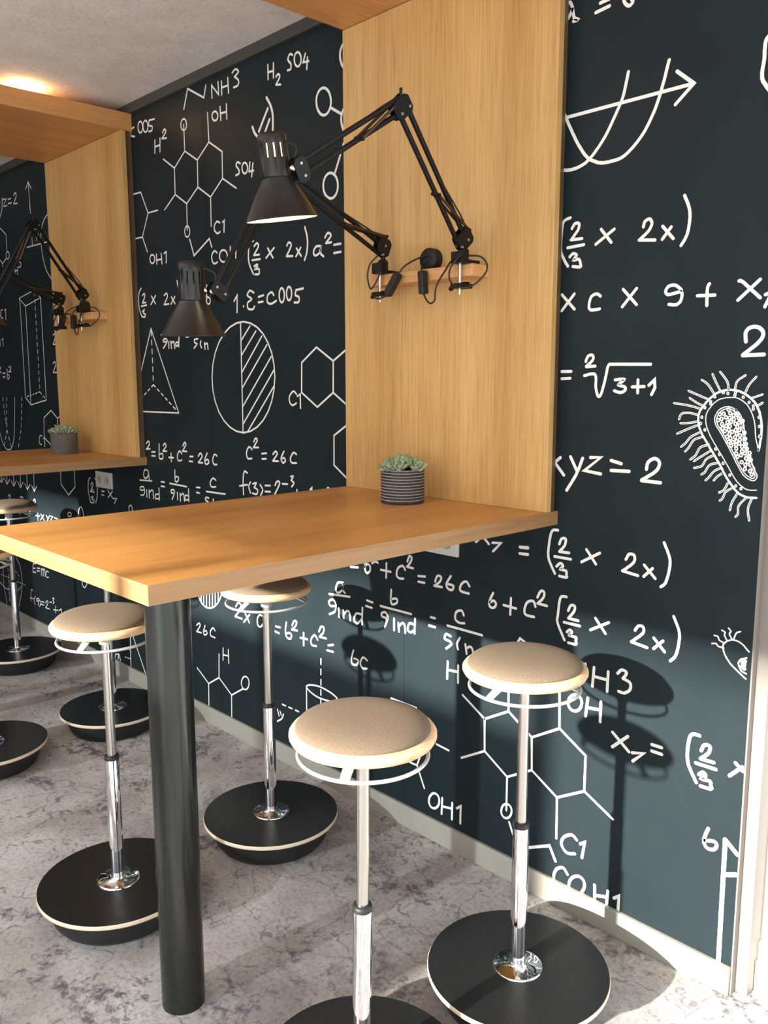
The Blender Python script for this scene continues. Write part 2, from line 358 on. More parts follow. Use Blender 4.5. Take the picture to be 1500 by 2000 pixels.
MURAL = """formula|white handwritten a above the curves, cut by the panel|8|6,4570 12,4570 19,4569 27,4569 30,4571 27,4573 21,4576 14,4580 8,4587 6,4594 4,4603 2,4613 0,4624 -2,4633 -5,4640 -8,4647 -11,4653 -14,4658 -18,4661 -23,4662 -29,4663 -35,4662 -43,4660 -50,4657 -57,4654 -62,4650 -67,4645 -71,4639 -75,4633 -78,4626 -80,4620 -80,4614 -79,4607 -76,4600 -71,4594 -65,4589 -60,4586 -55,4585 -49,4584 -42,4585 -36,4586 -30,4588 -25,4591 -20,4596 -15,4602 -11,4609 -7,4616 -4,4622 -2,4626;129,4573 202,4581;152,4608 201,4612;272,4625 272,4619 273,4612 273,4603 274,4593 276,4585 278,4578 281,4572 285,4566 290,4561 294,4557 299,4554 303,4552 307,4552 312,4553 316,4556 320,4559 322,4562 322,4566 319,4571 316,4576 315,4580
graph|two white U-shaped curves crossed by an arrow|8|-62,4140 631,4144;555,4213 637,4144 555,4076;314,4269 312,4258 309,4243 305,4225 301,4206 297,4188 293,4173 289,4161 285,4152 281,4143 276,4134 271,4124 264,4112 256,4097 246,4080 236,4062 225,4043 214,4025 203,4009 192,3995 181,3982 170,3969 159,3958 149,3947 139,3938 130,3930 122,3923 114,3918 106,3913 98,3908 89,3905 78,3901 67,3898 55,3895 43,3893 31,3892 19,3891 7,3892 -7,3893 -21,3896 -34,3898 -45,3900 -53,3901;515,4269 512,4259 509,4246 505,4230 501,4213 497,4196 492,4180 487,4164 483,4148 478,4132 472,4115 466,4099 460,4084 453,4068 445,4053 437,4038 429,4023 420,4009 411,3995 402,3983 392,3972 382,3961 372,3951 362,3942 352,3933 342,3926 332,3918 323,3912 313,3906 302,3901 290,3897 276,3894 261,3893 244,3892 228,3891 213,3892 200,3892 189,3894 180,3896 171,3898 164,3901 156,3905 149,3908 141,3912 134,3915 127,3919 120,3924 113,3929 105,3937 96,3946 87,3957 78,3969 69,3982 59,3996 50,4010 40,4026 31,4043 21,4060 12,4078 2,4096 -7,4113 -17,4132 -27,4152 -37,4171 -46,4190 -54,4205 -60,4217
outline|white rounded outline at the upper right edge|8|964,4259 962,4257 957,4255 952,4253 948,4249 943,4244 940,4236 938,4226 938,4213 937,4199 938,4184 938,4170 937,4158 936,4149 935,4142 934,4136 933,4130 933,4124 932,4118 932,4112 933,4107 933,4101 934,4095 936,4089 939,4081 945,4073 952,4062 960,4051 968,4040 975,4031 980,4025
formula|white formula (2/3 x 2x) right of the panel|7.5|23,3665 19,3664 13,3663 6,3662 -1,3660 -7,3658 -12,3655 -16,3651 -18,3646 -20,3641 -22,3634 -23,3626 -25,3616 -26,3603 -27,3586 -28,3569 -29,3551 -29,3534 -28,3520 -27,3509 -24,3501 -21,3493 -18,3487 -14,3481 -10,3474 -6,3466 -1,3459 4,3451 9,3444 14,3438 17,3434;34,3612 36,3616 40,3621 43,3626 47,3631 51,3634 57,3635 65,3635 71,3633 75,3629 76,3625 76,3620 74,3615 73,3609 71,3604 70,3601;34,3561 68,3599;30,3559 94,3558;12,3523 106,3528;26,3478 29,3481 34,3485 40,3490 45,3492 51,3491 58,3489 63,3486 66,3482 64,3478 60,3474 54,3468 50,3464 49,3461 53,3460 59,3460 67,3462 75,3462 80,3461 84,3457 87,3451 89,3444 90,3438 92,3432 93,3427 89,3424 84,3424 76,3425 67,3426 58,3428 51,3429 46,3430;200,3589 258,3522;272,3581 173,3522;425,3572 425,3575 426,3580 427,3585 429,3591 431,3595 435,3598 440,3601 446,3603 451,3604 456,3603 459,3601 462,3596 465,3591 467,3586 467,3580 466,3575 464,3570 461,3565 458,3559 454,3554 449,3548 443,3543 436,3537 427,3531 419,3525 412,3520 408,3517;405,3516 486,3507;521,3563 576,3503;563,3555 522,3506;620,3682 623,3676 626,3669 631,3660 635,3651 639,3642 642,3633 645,3625 647,3618 648,3611 650,3604 650,3595 651,3586 650,3576 650,3564 648,3551 647,3538 644,3526 642,3515 638,3506 633,3496 628,3488 623,3480 618,3474 615,3469
formula|white formula x c x 9 + x7|7.5|-13,3298 63,3223;60,3297 -12,3219;210,3276 206,3279 200,3283 194,3287 188,3288 183,3288 178,3287 172,3285 167,3283 162,3280 158,3276 155,3270 152,3263 149,3254 148,3246 147,3239 147,3232 147,3225 150,3220 154,3216 160,3213 167,3212 176,3213 185,3213 194,3214 202,3215 208,3216;332,3299 406,3224;403,3298 331,3218;628,3274 625,3277 621,3281 616,3285 610,3290 604,3294 599,3297 593,3298 587,3299 581,3299 575,3298 570,3297 565,3296 561,3293 558,3289 555,3285 553,3281 552,3277 551,3273 552,3268 555,3264 559,3260 567,3258 575,3259 586,3261 598,3263 609,3265 619,3267 626,3266 630,3262 632,3256 632,3250 631,3242 630,3236 628,3230 626,3226 624,3222 620,3219 616,3216 612,3213 607,3211 601,3211 594,3211 587,3212 580,3213 574,3214 570,3215;758,3291 756,3289 755,3287 753,3284 751,3279 750,3272 749,3262 750,3249 750,3234 750,3220 751,3208 751,3199;705,3244 785,3241;889,3293 891,3293 894,3294 898,3292 908,3286 918,3277 932,3264 947,3250 962,3237 975,3225 984,3217;979,3292 889,3213;1005,3228 1009,3229 1015,3232 1021,3235 1025,3235 1027,3233 1026,3226 1023,3217 1018,3205 1013,3194 1008,3184 1006,3178
numeral|large white numeral 2 beside the window post|8.5|935,3037 934,3042 933,3048 932,3056 931,3063 931,3070 932,3076 934,3081 937,3085 940,3089 944,3092 948,3094 953,3096 958,3097 963,3098 969,3098 975,3097 980,3096 985,3094 990,3092 994,3088 999,3084 1002,3080 1005,3075 1006,3070 1007,3065 1006,3060 1005,3055 1002,3049 998,3043 992,3036 984,3027 972,3017 958,3006 945,2996 933,2987 925,2981;925,2979 1015,2981
formula|white square root formula 3+1|7.5|-1,2917 56,2917;0,2881 51,2883;140,2965 141,2969 143,2975 146,2981 149,2987 152,2991 158,2994 165,2996 172,2996 177,2994 180,2991 182,2985 182,2979 179,2972 175,2967 169,2961 162,2955 154,2950 148,2945 143,2941;144,2939 194,2942;134,2896 141,2897 152,2900 164,2903 177,2904 188,2904 195,2901 199,2894 201,2884 202,2872 201,2860 201,2848 202,2837 204,2829 207,2820 209,2812 212,2805 214,2800 217,2796 221,2794 225,2795 230,2800 234,2808 237,2816 240,2826 243,2838 247,2851 250,2863 253,2875 255,2887 258,2899 260,2912 262,2923 264,2934 267,2941 273,2949 279,2950 283,2950;279,2950 493,2947;308,2875 313,2875 320,2876 328,2877 337,2878 344,2878 349,2879 357,2877 355,2873 352,2870 347,2866 340,2862 334,2858 330,2855 328,2851 331,2849 336,2848 343,2846 351,2845 357,2844 362,2842 366,2837 367,2831 364,2825 361,2823 357,2820 352,2817 346,2816 340,2815 334,2815 328,2817 321,2818 315,2820 310,2822 306,2823;431,2875 432,2814;402,2842 465,2844;488,2850 516,2875 520,2839 504,2807
bacterium_body|white drawing of a bacterium with hair fringe|5|1019,2575 1020,2582 1022,2593 1023,2605 1024,2618 1026,2630 1026,2641 1026,2651 1026,2659 1026,2668 1026,2676 1025,2685 1023,2693 1022,2703 1020,2712 1017,2722 1015,2731 1012,2740 1008,2748 1004,2756 1000,2764 996,2771 991,2778 985,2784 979,2790 972,2796 965,2802 956,2808 948,2814 939,2818 930,2822 922,2826 913,2828 903,2830 894,2831 885,2832 876,2832 866,2831 857,2830 848,2828 839,2825 830,2822 821,2818 813,2813 804,2806 796,2799 788,2792 781,2784 774,2777 768,2769 762,2762 756,2754 752,2746 747,2739 744,2732 742,2724 740,2718 740,2711 740,2704 740,2697 741,2690 742,2683 744,2675 746,2667 749,2659 753,2651 757,2643 761,2634 766,2626 772,2618 778,2609 785,2600 792,2589 800,2577 809,2564 819,2551 828,2537 838,2523 847,2510 855,2497 863,2485 870,2472 878,2460 885,2449 893,2438 901,2428 908,2419 916,2410 923,2401 930,2394 938,2388 945,2382 952,2378 959,2375 966,2373 972,2371 980,2369 987,2368 996,2368 1004,2369 1012,2369 1018,2370 1023,2370
bacterium_membrane||2.4|1019,2575 1018,2580 1015,2587 1013,2596 1010,2606 1007,2616 1004,2627 1002,2639 1000,2652 999,2666 997,2680 994,2693 991,2705 987,2717 983,2727 978,2737 973,2747 967,2756 961,2764 955,2771 948,2777 941,2782 934,2787 926,2791 919,2795 911,2797 903,2799 895,2799 887,2799 879,2799 871,2798 863,2798 855,2796 846,2794 838,2792 831,2789 823,2784 816,2779 808,2772 801,2764 794,2755 788,2747 783,2739 780,2732 777,2726 776,2719 775,2712 775,2705 775,2698 776,2691 777,2683 779,2675 782,2667 785,2659 789,2651 793,2642 797,2634 802,2625 808,2616 814,2607 820,2597 827,2588 834,2577 841,2567 849,2556 858,2544 866,2532 876,2517 887,2501 898,2484 908,2468 918,2453 927,2441 935,2432 942,2426 947,2421 953,2417 958,2414 963,2410 968,2407 973,2405 978,2403 982,2402 986,2401 991,2401 996,2401 1002,2401 1008,2402 1013,2402 1018,2403 1021,2404;956,2638 955,2644 953,2652 952,2661 950,2672 948,2682 946,2691 943,2699 939,2707 936,2715 932,2723 927,2730 922,2736 916,2742 910,2747 902,2751 895,2754 887,2757 880,2759 873,2759 866,2758 858,2757 851,2754 845,2751 839,2748 834,2743 829,2738 825,2732 822,2725 819,2719 817,2713 816,2707 816,2702 817,2696 818,2691 820,2685 822,2679 825,2674 828,2670 831,2665 835,2660 840,2654 845,2646 852,2637 859,2625 867,2613 875,2600 884,2587 892,2574 899,2561 908,2547 916,2533 923,2519 931,2507 938,2496 943,2487 948,2480 953,2473 957,2467 962,2463 967,2458 973,2454 980,2450 987,2447 994,2445 1000,2443 1005,2443 1010,2445 1014,2448 1017,2453 1019,2458 1020,2462 1020,2466 1019,2469 1017,2474 1012,2482 1008,2490 1003,2500 998,2512 992,2524 986,2536 982,2546 977,2556 974,2565 970,2574 967,2582 964,2590 962,2598 960,2606 958,2614 957,2621 957,2628 956,2634 956,2638;948,2638 947,2643 945,2651 944,2660 942,2669 940,2679 938,2687 935,2695 932,2702 928,2709 925,2716 921,2723 916,2728 911,2733 905,2738 899,2742 893,2746 887,2748 881,2750 875,2750 868,2750 862,2748 856,2746 850,2743 845,2740 841,2736 837,2731 833,2726 830,2721 828,2715 826,2710 825,2705 825,2700 826,2695 827,2690 829,2685 831,2680 834,2675 837,2671 840,2667 844,2662 848,2656 854,2648 860,2638 867,2627 875,2615 883,2602 892,2589 900,2576 908,2563 916,2549 924,2534 932,2521 939,2508 946,2498 951,2490 956,2483 960,2478 964,2474 968,2470 972,2466 977,2463 982,2460 988,2457 993,2455 997,2453 1001,2453 1006,2455 1009,2459 1011,2465 1011,2468 1010,2470 1008,2475 1004,2482 1001,2490 996,2500 990,2512 984,2524 978,2535 974,2546 969,2555 966,2564 962,2573 959,2582 956,2590 953,2598 952,2606 950,2613 949,2621 949,2628 948,2633 948,2638
bacterium_nucleus||3|941,2636 939,2630 933,2629 928,2632 928,2639 932,2643 938,2642 941,2636;937,2659 935,2654 929,2652 925,2656 924,2662 928,2666 934,2665 937,2659;995,2510 993,2504 987,2503 982,2506 982,2513 986,2517 992,2516 995,2510;890,2658 887,2652 882,2651 877,2655 876,2661 881,2665 887,2664 890,2658;954,2588 952,2582 946,2580 941,2584 941,2591 945,2595 951,2594 954,2588;951,2551 949,2545 943,2544 938,2547 938,2554 942,2558 948,2557 951,2551;975,2581 973,2575 967,2573 962,2577 962,2583 966,2588 972,2586 975,2581;973,2510 971,2504 966,2502 961,2506 960,2512 965,2517 970,2516 973,2510;927,2643 925,2637 919,2636 914,2639 914,2646 918,2650 924,2649 927,2643;874,2712 872,2706 866,2705 861,2708 861,2715 865,2719 871,2718 874,2712;928,2578 926,2572 920,2571 916,2574 915,2581 920,2585 925,2584 928,2578;1003,2471 1000,2465 995,2463 990,2467 990,2473 994,2477 1000,2476 1003,2471;894,2675 892,2669 886,2667 881,2671 881,2677 885,2682 891,2680 894,2675;906,2650 904,2644 898,2643 893,2646 893,2653 897,2657 903,2656 906,2650;988,2563 986,2557 981,2555 976,2559 975,2565 980,2569 985,2568 988,2563;974,2538 972,2532 967,2531 962,2534 961,2541 966,2545 971,2544 974,2538;960,2648 958,2642 953,2641 948,2645 948,2651 952,2655 958,2654 960,2648;965,2623 963,2617 957,2615 952,2619 952,2625 956,2629 962,2628 965,2623;995,2485 992,2479 987,2477 982,2480 982,2487 986,2491 992,2490 995,2485;921,2659 919,2653 913,2651 908,2655 908,2661 912,2666 918,2664 921,2659;928,2610 925,2605 920,2603 915,2607 914,2613 919,2617 925,2616 928,2610;918,2686 916,2680 910,2678 905,2682 905,2689 909,2693 915,2691 918,2686;858,2683 856,2677 850,2675 845,2679 845,2686 849,2690 855,2689 858,2683;920,2628 918,2622 913,2620 908,2624 907,2631 912,2635 918,2634 920,2628;931,2710 929,2705 924,2703 919,2707 918,2713 923,2717 928,2716 931,2710;955,2568 953,2562 947,2561 942,2564 942,2571 946,2575 952,2574 955,2568;910,2706 908,2700 902,2698 897,2702 897,2709 901,2713 907,2711 910,2706;882,2691 880,2685 874,2683 869,2687 869,2694 873,2698 879,2697 882,2691;915,2742 913,2736 908,2734 903,2738 902,2744 907,2749 912,2747 915,2742;900,2622 897,2616 892,2614 887,2618 886,2625 891,2629 897,2628 900,2622;894,2640 892,2634 886,2632 881,2636 881,2643 885,2647 891,2646 894,2640;995,2533 993,2527 987,2525 982,2529 982,2535 986,2540 992,2539 995,2533;972,2492 970,2486 965,2484 960,2488 959,2494 964,2499 969,2498 972,2492;949,2699 947,2694 942,2692 937,2696 936,2702 941,2706 946,2705 949,2699;891,2710 888,2704 883,2703 878,2706 877,2713 882,2717 888,2716 891,2710;941,2601 939,2595 933,2593 928,2597 928,2603 932,2608 938,2606 941,2601;956,2521 954,2515 948,2513 943,2517 943,2523 947,2527 953,2526 956,2521;911,2606 909,2600 904,2598 899,2602 898,2608 903,2613 908,2612 911,2606;949,2672 946,2667 941,2665 936,2669 936,2675 940,2679 946,2678 949,2672;936,2543 934,2537 929,2535 924,2539 923,2545 928,2549 934,2548 936,2543;968,2560 966,2554 961,2552 956,2556 955,2563 960,2567 966,2566 968,2560;970,2600 968,2595 962,2593 958,2597 957,2603 961,2607 967,2606 970,2600;942,2618 940,2612 934,2610 929,2614 929,2620 933,2625 939,2623 942,2618;929,2557 927,2551 921,2549 917,2553 916,2560 920,2564 926,2563 929,2557;862,2664 860,2658 854,2656 849,2660 848,2667 853,2671 859,2670 862,2664;924,2725 921,2719 916,2717 911,2721 910,2728 915,2732 921,2730 924,2725;905,2590 903,2584 897,2583 892,2586 892,2593 896,2597 902,2596 905,2590;1007,2496 1004,2490 999,2488 994,2492 994,2498 998,2503 1004,2502 1007,2496;927,2594 924,2588 919,2586 914,2590 914,2596 918,2601 924,2599 927,2594;892,2732 890,2726 884,2724 879,2728 879,2735 883,2739 889,2737 892,2732;934,2691 932,2685 926,2684 921,2688 921,2694 925,2698 931,2697 934,2691;873,2652 870,2646 864,2644 860,2648 859,2654 864,2659 870,2657 873,2652;863,2728 861,2722 855,2721 850,2725 850,2731 854,2735 860,2734 863,2728;840,2699 837,2693 831,2691 826,2695 826,2702 831,2706 837,2705 840,2699;987,2548 985,2542 979,2540 974,2544 974,2550 978,2554 984,2553 987,2548;898,2694 896,2688 891,2686 886,2690 885,2697 890,2701 896,2699 898,2694;884,2628 882,2622 876,2621 871,2624 870,2631 875,2635 881,2634 884,2628;855,2704 852,2698 847,2697 842,2701 841,2707 846,2711 852,2710 855,2704;893,2607 891,2601 885,2599 880,2603 880,2609 884,2613 890,2612 893,2607;908,2722 905,2716 900,2715 895,2718 894,2725 899,2729 905,2728 908,2722;983,2523 981,2517 975,2515 971,2519 970,2525 974,2529 980,2528 983,2523;928,2673 926,2667 920,2666 915,2669 915,2676 919,2680 925,2679 928,2673;846,2725 844,2719 838,2717 833,2721 832,2728 837,2732 843,2730 846,2725;877,2675 875,2669 869,2667 864,2671 864,2677 868,2681 874,2680 877,2675;884,2746 882,2740 876,2739 871,2743 870,2749 875,2753 881,2752 884,2746
bacterium_dots||2.4|874,2816 873,2812 869,2811 865,2814 865,2819 868,2822 872,2821 874,2816;906,2809 904,2805 900,2804 897,2806 896,2811 899,2814 904,2813 906,2809;908,2821 907,2817 903,2816 899,2818 899,2823 902,2826 906,2825 908,2821;943,2801 942,2797 938,2796 934,2798 934,2803 937,2806 941,2805 943,2801;970,2779 968,2775 965,2774 961,2777 961,2781 964,2784 968,2783 970,2779;989,2764 987,2760 983,2759 980,2762 980,2766 983,2769 987,2768 989,2764;990,2751 988,2747 984,2746 981,2749 981,2753 984,2756 988,2755 990,2751;1017,2717 1015,2713 1011,2712 1008,2715 1008,2719 1011,2722 1015,2721 1017,2717;1021,2678 1019,2674 1015,2673 1012,2676 1012,2680 1015,2683 1019,2682 1021,2678;1023,2636 1022,2632 1018,2630 1015,2633 1015,2638 1017,2641 1021,2640 1023,2636;761,2709 760,2705 756,2704 752,2707 752,2711 755,2715 759,2714 761,2709;757,2682 756,2677 751,2676 748,2679 748,2684 751,2687 755,2686 757,2682;779,2654 777,2649 773,2648 770,2651 769,2656 773,2659 777,2658 779,2654;799,2779 797,2775 793,2774 789,2777 789,2781 792,2784 797,2783 799,2779;799,2770 798,2765 794,2764 790,2767 790,2772 793,2775 797,2774 799,2770;773,2753 772,2748 767,2747 764,2750 764,2755 767,2758 771,2757 773,2753;816,2801 815,2797 811,2796 807,2799 807,2803 810,2806 814,2805 816,2801;854,2820 852,2816 848,2815 844,2818 844,2822 847,2825 851,2824 854,2820;834,2571 832,2566 828,2565 825,2568 824,2573 827,2576 832,2575 834,2571;853,2548 851,2544 847,2542 844,2545 843,2550 846,2553 851,2552 853,2548;871,2510 870,2505 866,2504 862,2507 862,2511 865,2515 869,2514 871,2510;905,2460 903,2455 899,2454 896,2457 896,2461 899,2465 903,2464 905,2460;934,2415 932,2410 928,2409 925,2411 925,2416 928,2419 932,2419 934,2415;958,2405 957,2400 953,2399 949,2401 949,2406 952,2409 956,2409 958,2405
bacterium_hair||2|875,2832 874,2837 873,2844 872,2852 869,2861 866,2870 860,2878 852,2888 844,2898 837,2906 832,2911 827,2912 827,2908 832,2902 839,2894 847,2885 855,2875 860,2867 864,2859 866,2851 867,2843 868,2836 869,2831;841,2823 837,2829 831,2839 825,2850 819,2860 814,2869 810,2877 806,2885 803,2891 800,2897 798,2901 793,2903 792,2899 794,2895 797,2889 800,2882 804,2875 808,2867 813,2858 820,2847 826,2836 832,2827 836,2820;810,2816 806,2822 800,2830 793,2840 786,2849 779,2857 772,2863 765,2868 758,2872 752,2875 748,2877 744,2877 745,2872 749,2870 755,2867 761,2863 768,2858 774,2853 781,2845 788,2836 794,2827 800,2819 805,2813;781,2793 775,2795 767,2798 757,2802 747,2806 737,2810 727,2813 716,2818 705,2822 696,2826 689,2828 684,2827 687,2823 693,2820 703,2816 714,2812 725,2808 735,2804 745,2800 755,2796 765,2793 773,2790 779,2788;769,2759 764,2761 757,2764 749,2768 740,2771 732,2775 725,2779 716,2784 708,2789 701,2793 696,2796 692,2796 693,2791 698,2788 705,2784 713,2779 722,2774 730,2770 738,2766 746,2762 755,2758 762,2755 767,2753;751,2748 743,2751 731,2754 717,2758 702,2761 688,2764 674,2766 658,2768 643,2770 630,2771 620,2772 616,2769 620,2766 629,2765 642,2764 658,2762 673,2760 687,2758 701,2755 716,2752 730,2748 741,2745 750,2742;742,2721 736,2722 727,2724 717,2727 707,2729 697,2730 689,2730 680,2730 672,2729 665,2728 658,2725 653,2720 650,2714 648,2708 646,2702 645,2698 647,2694 651,2696 653,2700 654,2706 656,2711 659,2716 662,2720 667,2722 673,2723 681,2724 689,2724 697,2724 706,2723 716,2721 726,2718 735,2716 741,2715;739,2693 733,2692 726,2690 717,2688 708,2686 699,2685 690,2684 680,2683 671,2683 662,2682 656,2682 653,2679 657,2676 663,2676 671,2676 681,2677 691,2678 700,2679 709,2680 718,2682 727,2684 735,2686 740,2687;746,2679 739,2676 728,2672 716,2667 704,2662 692,2657 681,2652 669,2646 658,2641 648,2637 641,2633 639,2629 644,2628 651,2631 661,2635 672,2641 684,2646 695,2651 707,2656 719,2661 731,2666 742,2671 749,2674;752,2645 745,2642 737,2638 727,2633 717,2628 708,2622 702,2616 697,2610 692,2603 688,2598 684,2592 679,2588 674,2584 669,2580 665,2576 663,2574 662,2569 667,2569 670,2572 674,2575 679,2579 684,2583 689,2588 693,2594 698,2600 702,2606 707,2612 713,2617 720,2622 730,2628 740,2632 748,2637 755,2640;768,2625 762,2624 753,2621 743,2618 732,2614 724,2609 717,2602 712,2594 707,2586 703,2578 699,2572 696,2567 692,2563 689,2559 686,2556 684,2554 684,2549 689,2550 691,2552 694,2555 697,2559 701,2563 705,2569 709,2575 713,2583 718,2591 722,2598 728,2604 735,2608 745,2612 755,2615 764,2618 770,2619;798,2592 792,2591 783,2588 773,2585 763,2581 755,2576 749,2569 745,2561 741,2553 738,2545 735,2539 730,2534 724,2529 719,2525 714,2521 711,2519 710,2514 715,2514 718,2516 723,2520 729,2524 735,2530 740,2536 744,2543 747,2551 751,2558 754,2565 759,2571 766,2575 776,2579 785,2582 794,2585 800,2587;806,2565 802,2562 795,2558 788,2553 780,2548 772,2542 763,2536 753,2530 744,2523 735,2517 730,2513 728,2508 733,2508 739,2512 748,2518 757,2525 767,2531 775,2537 783,2542 791,2548 799,2553 805,2557 810,2560;822,2546 817,2543 810,2540 802,2536 794,2531 787,2525 781,2519 778,2511 774,2504 771,2498 767,2493 761,2490 753,2487 745,2485 738,2483 732,2482 730,2478 734,2476 739,2477 747,2479 755,2481 764,2484 771,2488 777,2494 780,2502 784,2509 787,2516 791,2521 797,2526 805,2530 813,2534 820,2538 825,2540;842,2513 837,2511 829,2509 820,2507 811,2504 803,2499 797,2493 793,2485 789,2478 786,2471 783,2466 778,2462 774,2459 771,2457 768,2455 767,2450 772,2450 774,2451 778,2454 783,2457 788,2462 791,2468 795,2475 798,2483 802,2489 807,2494 813,2498 822,2501 830,2503 838,2505 844,2507;854,2489 850,2487 845,2485 838,2482 832,2478 826,2473 820,2467 815,2461 810,2454 806,2448 802,2443 798,2438 794,2435 791,2432 789,2430 788,2425 793,2425 795,2427 798,2430 802,2434 807,2439 811,2445 816,2451 820,2457 825,2464 830,2469 835,2473 841,2476 847,2479 853,2482 857,2484;862,2466 859,2464 855,2461 850,2457 845,2454 841,2450 837,2446 834,2442 831,2437 828,2434 826,2431 827,2427 831,2428 833,2430 836,2434 839,2438 842,2442 846,2446 849,2449 854,2453 858,2456 863,2459 865,2461;891,2426 889,2421 886,2414 883,2407 879,2400 876,2394 872,2390 868,2387 863,2385 858,2382 855,2381 854,2376 858,2375 861,2377 866,2379 871,2382 876,2386 881,2391 885,2397 889,2404 892,2412 895,2419 897,2424;911,2405 907,2402 902,2399 895,2395 889,2390 884,2385 880,2379 877,2372 875,2366 873,2360 871,2356 867,2350 863,2347 860,2345 859,2340 864,2340 867,2342 872,2346 876,2352 879,2358 881,2364 883,2370 885,2376 888,2381 893,2385 899,2390 905,2394 910,2397 914,2400;935,2382 932,2376 928,2368 922,2358 917,2348 914,2339 911,2330 910,2322 909,2315 908,2309 907,2304 910,2301 913,2304 914,2308 915,2314 916,2322 917,2329 920,2337 923,2345 928,2355 933,2365 938,2373 941,2380;974,2366 970,2361 964,2354 957,2346 950,2337 945,2328 943,2320 943,2312 944,2305 944,2298 944,2293 942,2289 940,2285 937,2282 935,2280 935,2275 940,2276 942,2278 945,2282 948,2286 950,2292 950,2299 950,2306 949,2313 949,2320 951,2326 955,2334 961,2342 968,2350 975,2357 979,2362;1001,2365 998,2358 995,2350 991,2340 988,2329 987,2318 987,2307 989,2295 991,2284 994,2274 995,2267 999,2265 1001,2269 1000,2276 997,2286 995,2297 993,2308 993,2318 994,2328 997,2338 1001,2348 1004,2356 1006,2363;903,2828 903,2834 904,2842 905,2851 907,2860 910,2867 915,2873 923,2879 931,2884 939,2889 944,2892 945,2896 941,2897 936,2894 928,2889 919,2883 911,2877 905,2870 901,2862 899,2852 898,2843 897,2835 897,2829;950,2821 952,2826 954,2832 957,2839 960,2847 964,2854 969,2861 975,2868 982,2875 987,2881 991,2886 991,2890 987,2890 983,2885 977,2879 971,2872 964,2864 959,2857 955,2850 951,2842 948,2835 946,2828 944,2824;973,2794 1021,2811 1023,2815 1019,2816 971,2799;1002,2762 1024,2775 1025,2780 1021,2781 999,2767
formula|white formula xyz = 2|8.5|-50,2476 31,2390;7,2479 -58,2427;68,2487 110,2416;141,2484 137,2475 132,2461 126,2445 119,2428 111,2411 104,2396 95,2381 85,2365 75,2349 65,2335 57,2322 51,2313;186,2491 245,2495 153,2423 248,2413;304,2484 360,2472;306,2435 405,2438;496,2455 497,2459 497,2465 498,2471 499,2478 501,2485 504,2490 508,2494 514,2499 520,2503 526,2506 532,2508 537,2509 542,2508 548,2506 553,2503 557,2499 560,2495 562,2490 562,2485 561,2478 559,2471 556,2464 551,2456 544,2449 535,2441 522,2432 508,2423 494,2414 482,2407 473,2401;473,2399 571,2397
formula|white formula (2/3 x 2x) just below the tabletop|7.5|-238,1972 -184,1975;-239,1938 -183,1941;5,2098 0,2098 -8,2098 -17,2097 -25,2095 -32,2088 -36,2080 -40,2069 -42,2056 -45,2042 -47,2028 -48,2015 -50,2003 -51,1990 -52,1978 -52,1966 -51,1954 -49,1941 -44,1928 -36,1913 -27,1898 -19,1885 -11,1873 -6,1865;16,2026 18,2030 20,2037 23,2044 26,2051 30,2056 38,2060 48,2061 54,2058 56,2054 56,2047 55,2040 53,2032 50,2024 46,2018 41,2011 35,2004 29,1998 23,1992 20,1988;18,1986 78,1988;-11,1956 90,1956;3,1905 8,1909 14,1916 21,1922 27,1925 35,1924 41,1919 44,1913 41,1909 35,1903 29,1897 28,1893 33,1892 41,1892 50,1892 58,1891 64,1890 67,1885 67,1879 66,1872 68,1866 70,1860 67,1856 62,1855 54,1855 45,1855 36,1855 28,1856 22,1856;182,2021 240,1954;260,2014 155,1952;407,2004 410,2008 413,2015 416,2022 420,2029 425,2033 432,2035 440,2035 447,2034 452,2030 454,2026 455,2021 456,2015 455,2008 453,2001 449,1994 442,1986 432,1976 420,1967 409,1957 398,1949 391,1944;391,1944 476,1934;507,1992 568,1935;552,1982 507,1935;605,2115 609,2107 614,2096 621,2084 627,2070 633,2057 637,2045 639,2035 640,2026 640,2016 640,2007 639,1998 637,1988 636,1977 634,1965 631,1954 628,1942 625,1932 622,1923 617,1916 612,1910 607,1906 602,1903 599,1900
formula|white formula (2/3 x 2x) lower, above the front stool shadow|7.5|71,1752 66,1752 58,1752 49,1751 40,1748 34,1740 30,1729 27,1713 25,1696 24,1678 22,1661 21,1647 20,1637 18,1630 17,1623 17,1617 18,1610 21,1600 26,1588 34,1572 44,1556 53,1540 61,1526 67,1517;84,1680 86,1685 89,1692 92,1700 96,1707 100,1712 108,1715 117,1715 123,1712 125,1707 125,1700 123,1692 120,1684 116,1677 110,1669 103,1660 96,1652 90,1645 86,1640;86,1640 147,1639;60,1613 158,1613;80,1564 85,1569 92,1576 99,1580 104,1578 110,1574 112,1569 108,1564 101,1558 95,1553 94,1549 98,1548 106,1548 114,1548 123,1548 131,1548 137,1547 140,1542 139,1535 137,1528 139,1522 141,1515 138,1510 132,1509 124,1508 114,1508 105,1508 96,1508 91,1508;249,1674 310,1606;327,1667 222,1606;474,1658 477,1663 480,1669 484,1675 488,1681 493,1685 499,1687 506,1688 513,1687 518,1683 520,1679 521,1674 522,1667 520,1659 516,1651 508,1643 498,1632 486,1622 474,1611 464,1602 457,1596;457,1596 543,1586;576,1642 635,1586;624,1638 577,1589;672,1769 676,1762 681,1751 687,1739 694,1726 699,1714 703,1702 705,1692 706,1682 707,1673 706,1663 705,1654 705,1644 703,1634 702,1623 700,1612 698,1601 695,1591 692,1582 689,1575 684,1568 679,1562 674,1557 669,1552 666,1549
